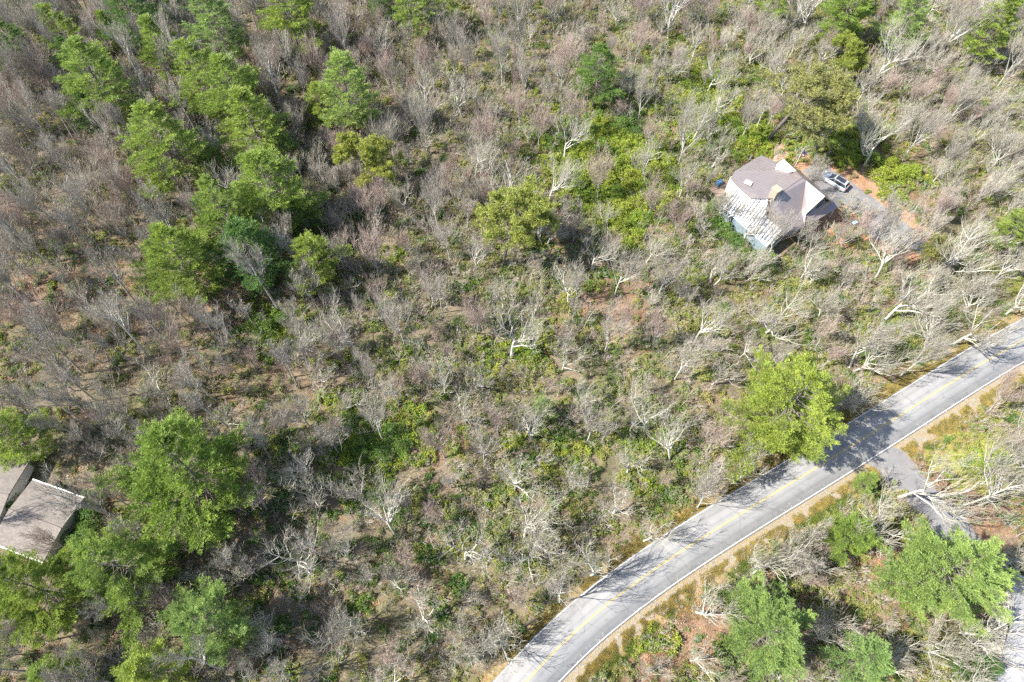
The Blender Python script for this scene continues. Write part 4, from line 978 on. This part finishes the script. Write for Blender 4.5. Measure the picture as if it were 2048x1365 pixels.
LM = [("the parked silver SUV", 1670, 360), ("the chimney", 1530, 440), ("the big lime pine by the road", 1560, 860), ("the round yellow pine in the centre", 1010, 470), ("the round yellow pine near the pine row", 725, 350),
      ("the solitary dark pyramid pine", 1190, 190), ("the bright rhododendron thicket", 1200, 330), ("the airy lone pine", 340, 360), ("the sandy clearing", 510, 125), ("the open glade of orange leaves", 1225, 600),
      ("the small misty pine", 1080, 830), ("the brown shingled house", 90, 1050), ("the broad pine by the shingled house", 380, 1030), ("the little bright pine off the row", 620, 570), ("the feathery pine", 350, 590),
      ("the side driveway mouth", 1800, 940), ("the mint green pine across the road", 1530, 1290), ("the huge pine by the pale roof", 1860, 1180), ("the olive pine behind the house", 1600, 290), ("the small flat topped pine", 1700, 140),
      ("the pine in the top corner", 1985, 100), ("the driveway end", 1880, 520), ("the bend of the white road line", 1400, 1040), ("the lowest stretch of road", 1080, 1290), ("the ragged blue green pine", 690, 240),
      ("the compact pine by the cabin", 325, 130), ("the dense lone uphill pine", 190, 220), ("the upper stretch of road", 1950, 690), ("the three pines at the top edge", 830, 40), ("the lowest blue green pine", 440, 1290),
      ("the gap on the leafless slope", 180, 560), ("the dark hollow of laurel", 700, 1000), ("the grove between road and house", 1620, 640), ("the slope above the top bushes", 1450, 80), ("the lower end of the pine row", 560, 740), ("the foot of the leafless slope", 120, 790)]
LMW = [P(a, b_) for _, a, b_ in LM]
ORD = "first second third fourth fifth sixth seventh eighth ninth tenth eleventh twelfth thirteenth fourteenth fifteenth sixteenth seventeenth eighteenth nineteenth twentieth".split() + ["twenty-" + s for s in "first second third fourth fifth sixth seventh eighth ninth".split()] + ["thirtieth"] + ["thirty-" + s for s in "first second third fourth fifth sixth seventh eighth ninth".split()] + ["fortieth", "forty-first", "forty-second"]
LOOK = dict(o=["pale crooked bare oak", "wide white limbed bare oak", "squat twisted bare oak", "large gnarled pale oak", "lichen grey bare oak", "small crooked bare oak"], f=["", "", "", "", "", "", "forked twin stemmed bare oak", "low forked bare oak"],
            m=["upright grey bare maple", "reddish twigged bare maple", "slender pale bare maple", "small red tipped bare maple"], t=["tall dark stemmed leafless tree", "very tall thin leafless tree", "tall pale stemmed leafless tree"], b=["fan shaped bare bush", "many stemmed fan shaped bare tree"])
def assign(L):
    """ordinal of each thing counted outward from its closest landmark"""
    g_ = {}
    for i, (x, y) in enumerate(L):
        d = [math.hypot(x - q[0], y - q[1]) for q in LMW]; j = int(np.argmin(d)); g_.setdefault(j, []).append((d[j], i))
    out = {}
    for j, v in g_.items():
        for n_, (_, i) in enumerate(sorted(v)): out[i] = (ORD[min(n_, len(ORD) - 1)], LM[j][0])
    return out
A_ = assign([(b[0], b[1]) for b in BT]); seen = {}
for i, (x, y, kd, k, s, hand) in enumerate(BT):
    o_, lm = A_[i]; lab = "%s, %s out from %s" % (LOOK[kd][k], o_, lm)
    place("bare_tree", PRO[kd][k][:2], x, y, rng.uniform(0, 6.28), s, s * rng.uniform(.92, 1.08), lab, "tree", "leafless trees", tilt=.06)
print("bare trees", len(BT), "tries", tries)
# golden bare bush beside the porch
q = P(1698, 428, 0); place("bare_bush", FANS[0][:2], q[0], q[1], 1.0, .95, 1.05, "golden leafless vase shaped bush between porch and driveway", "bush", None)

# rhododendrons that read as separate mounds
RB = []
rg = np.random.RandomState(21)
for cx, cy, r_px, n_, k in ((1180,320,85,17,0),(1270,360,80,14,0),(1300,420,40,3,0),(1240,475,42,6,0),(1410,170,50,7,0),(1440,235,40,4,0),(1500,288,28,3,0),(1700,300,55,7,1),(1795,348,35,4,1),(1060,690,30,3,0),(1120,265,45,4,2),(1250,255,40,3,2),(1655,300,30,3,1),(545,645,35,3,2),(780,885,40,3,2),(690,880,50,4,2),(1500,260,30,2,0),(1960,930,40,2,0)):
    c = 0; t_ = 0
    while c < n_ and t_ < 400:
        t_ += 1; a = rg.uniform(0, 6.28); rr_ = r_px * math.sqrt(rg.rand()); x, y = P(cx + rr_ * math.cos(a), cy + rr_ * .75 * math.sin(a), .8)
        if blocked(x, y, .5)[0] or any((x - q[0]) ** 2 + (y - q[1]) ** 2 < 1.7 ** 2 for q in RB): continue
        RB.append((x, y, k)); c += 1
for a_, b_ in ((-6.6, -11.6), (-4.9, -12.3), (-3.0, -11.9), (-1.2, -12.4), (.8, -12.0), (2.6, -12.6), (4.4, -12.2), (5.8, -10.5), (-7.6, -9.9)):
    q = HO + HU * a_ + HV * b_; RB.append((q[0], q[1], 2))
for a_, b_ in ((-57.6, 18.4), (-57.1, 20.2), (-56.4, 22.0), (-56.2, 24.0), (-57.5, 25.6), (-66.9, 21.8), (-66.8, 24.4)): RB.append((a_, b_, 2))
A2 = assign([(b[0], b[1]) for b in RB])
for i, (x, y, k) in enumerate(RB):
    o_, lm = A2[i]; look = ("glossy yellow green rhododendron mound", "bright green rhododendron mound", "dark green rhododendron mound")[k]
    s = rg.uniform(.75, 1.15)
    place("rhododendron", RHODO[(k + (i % 2 if k < 2 else 0)) % 3 if k < 2 and i % 2 == 0 else (k if k == 2 else i % 2)], x, y, rg.uniform(0, 6.28), s, s * rg.uniform(.9, 1.15), "%s, %s out from %s" % (look, o_, lm), "shrub", "rhododendron mounds", child=("foliage", "stem"))
print("rhodos", len(RB))
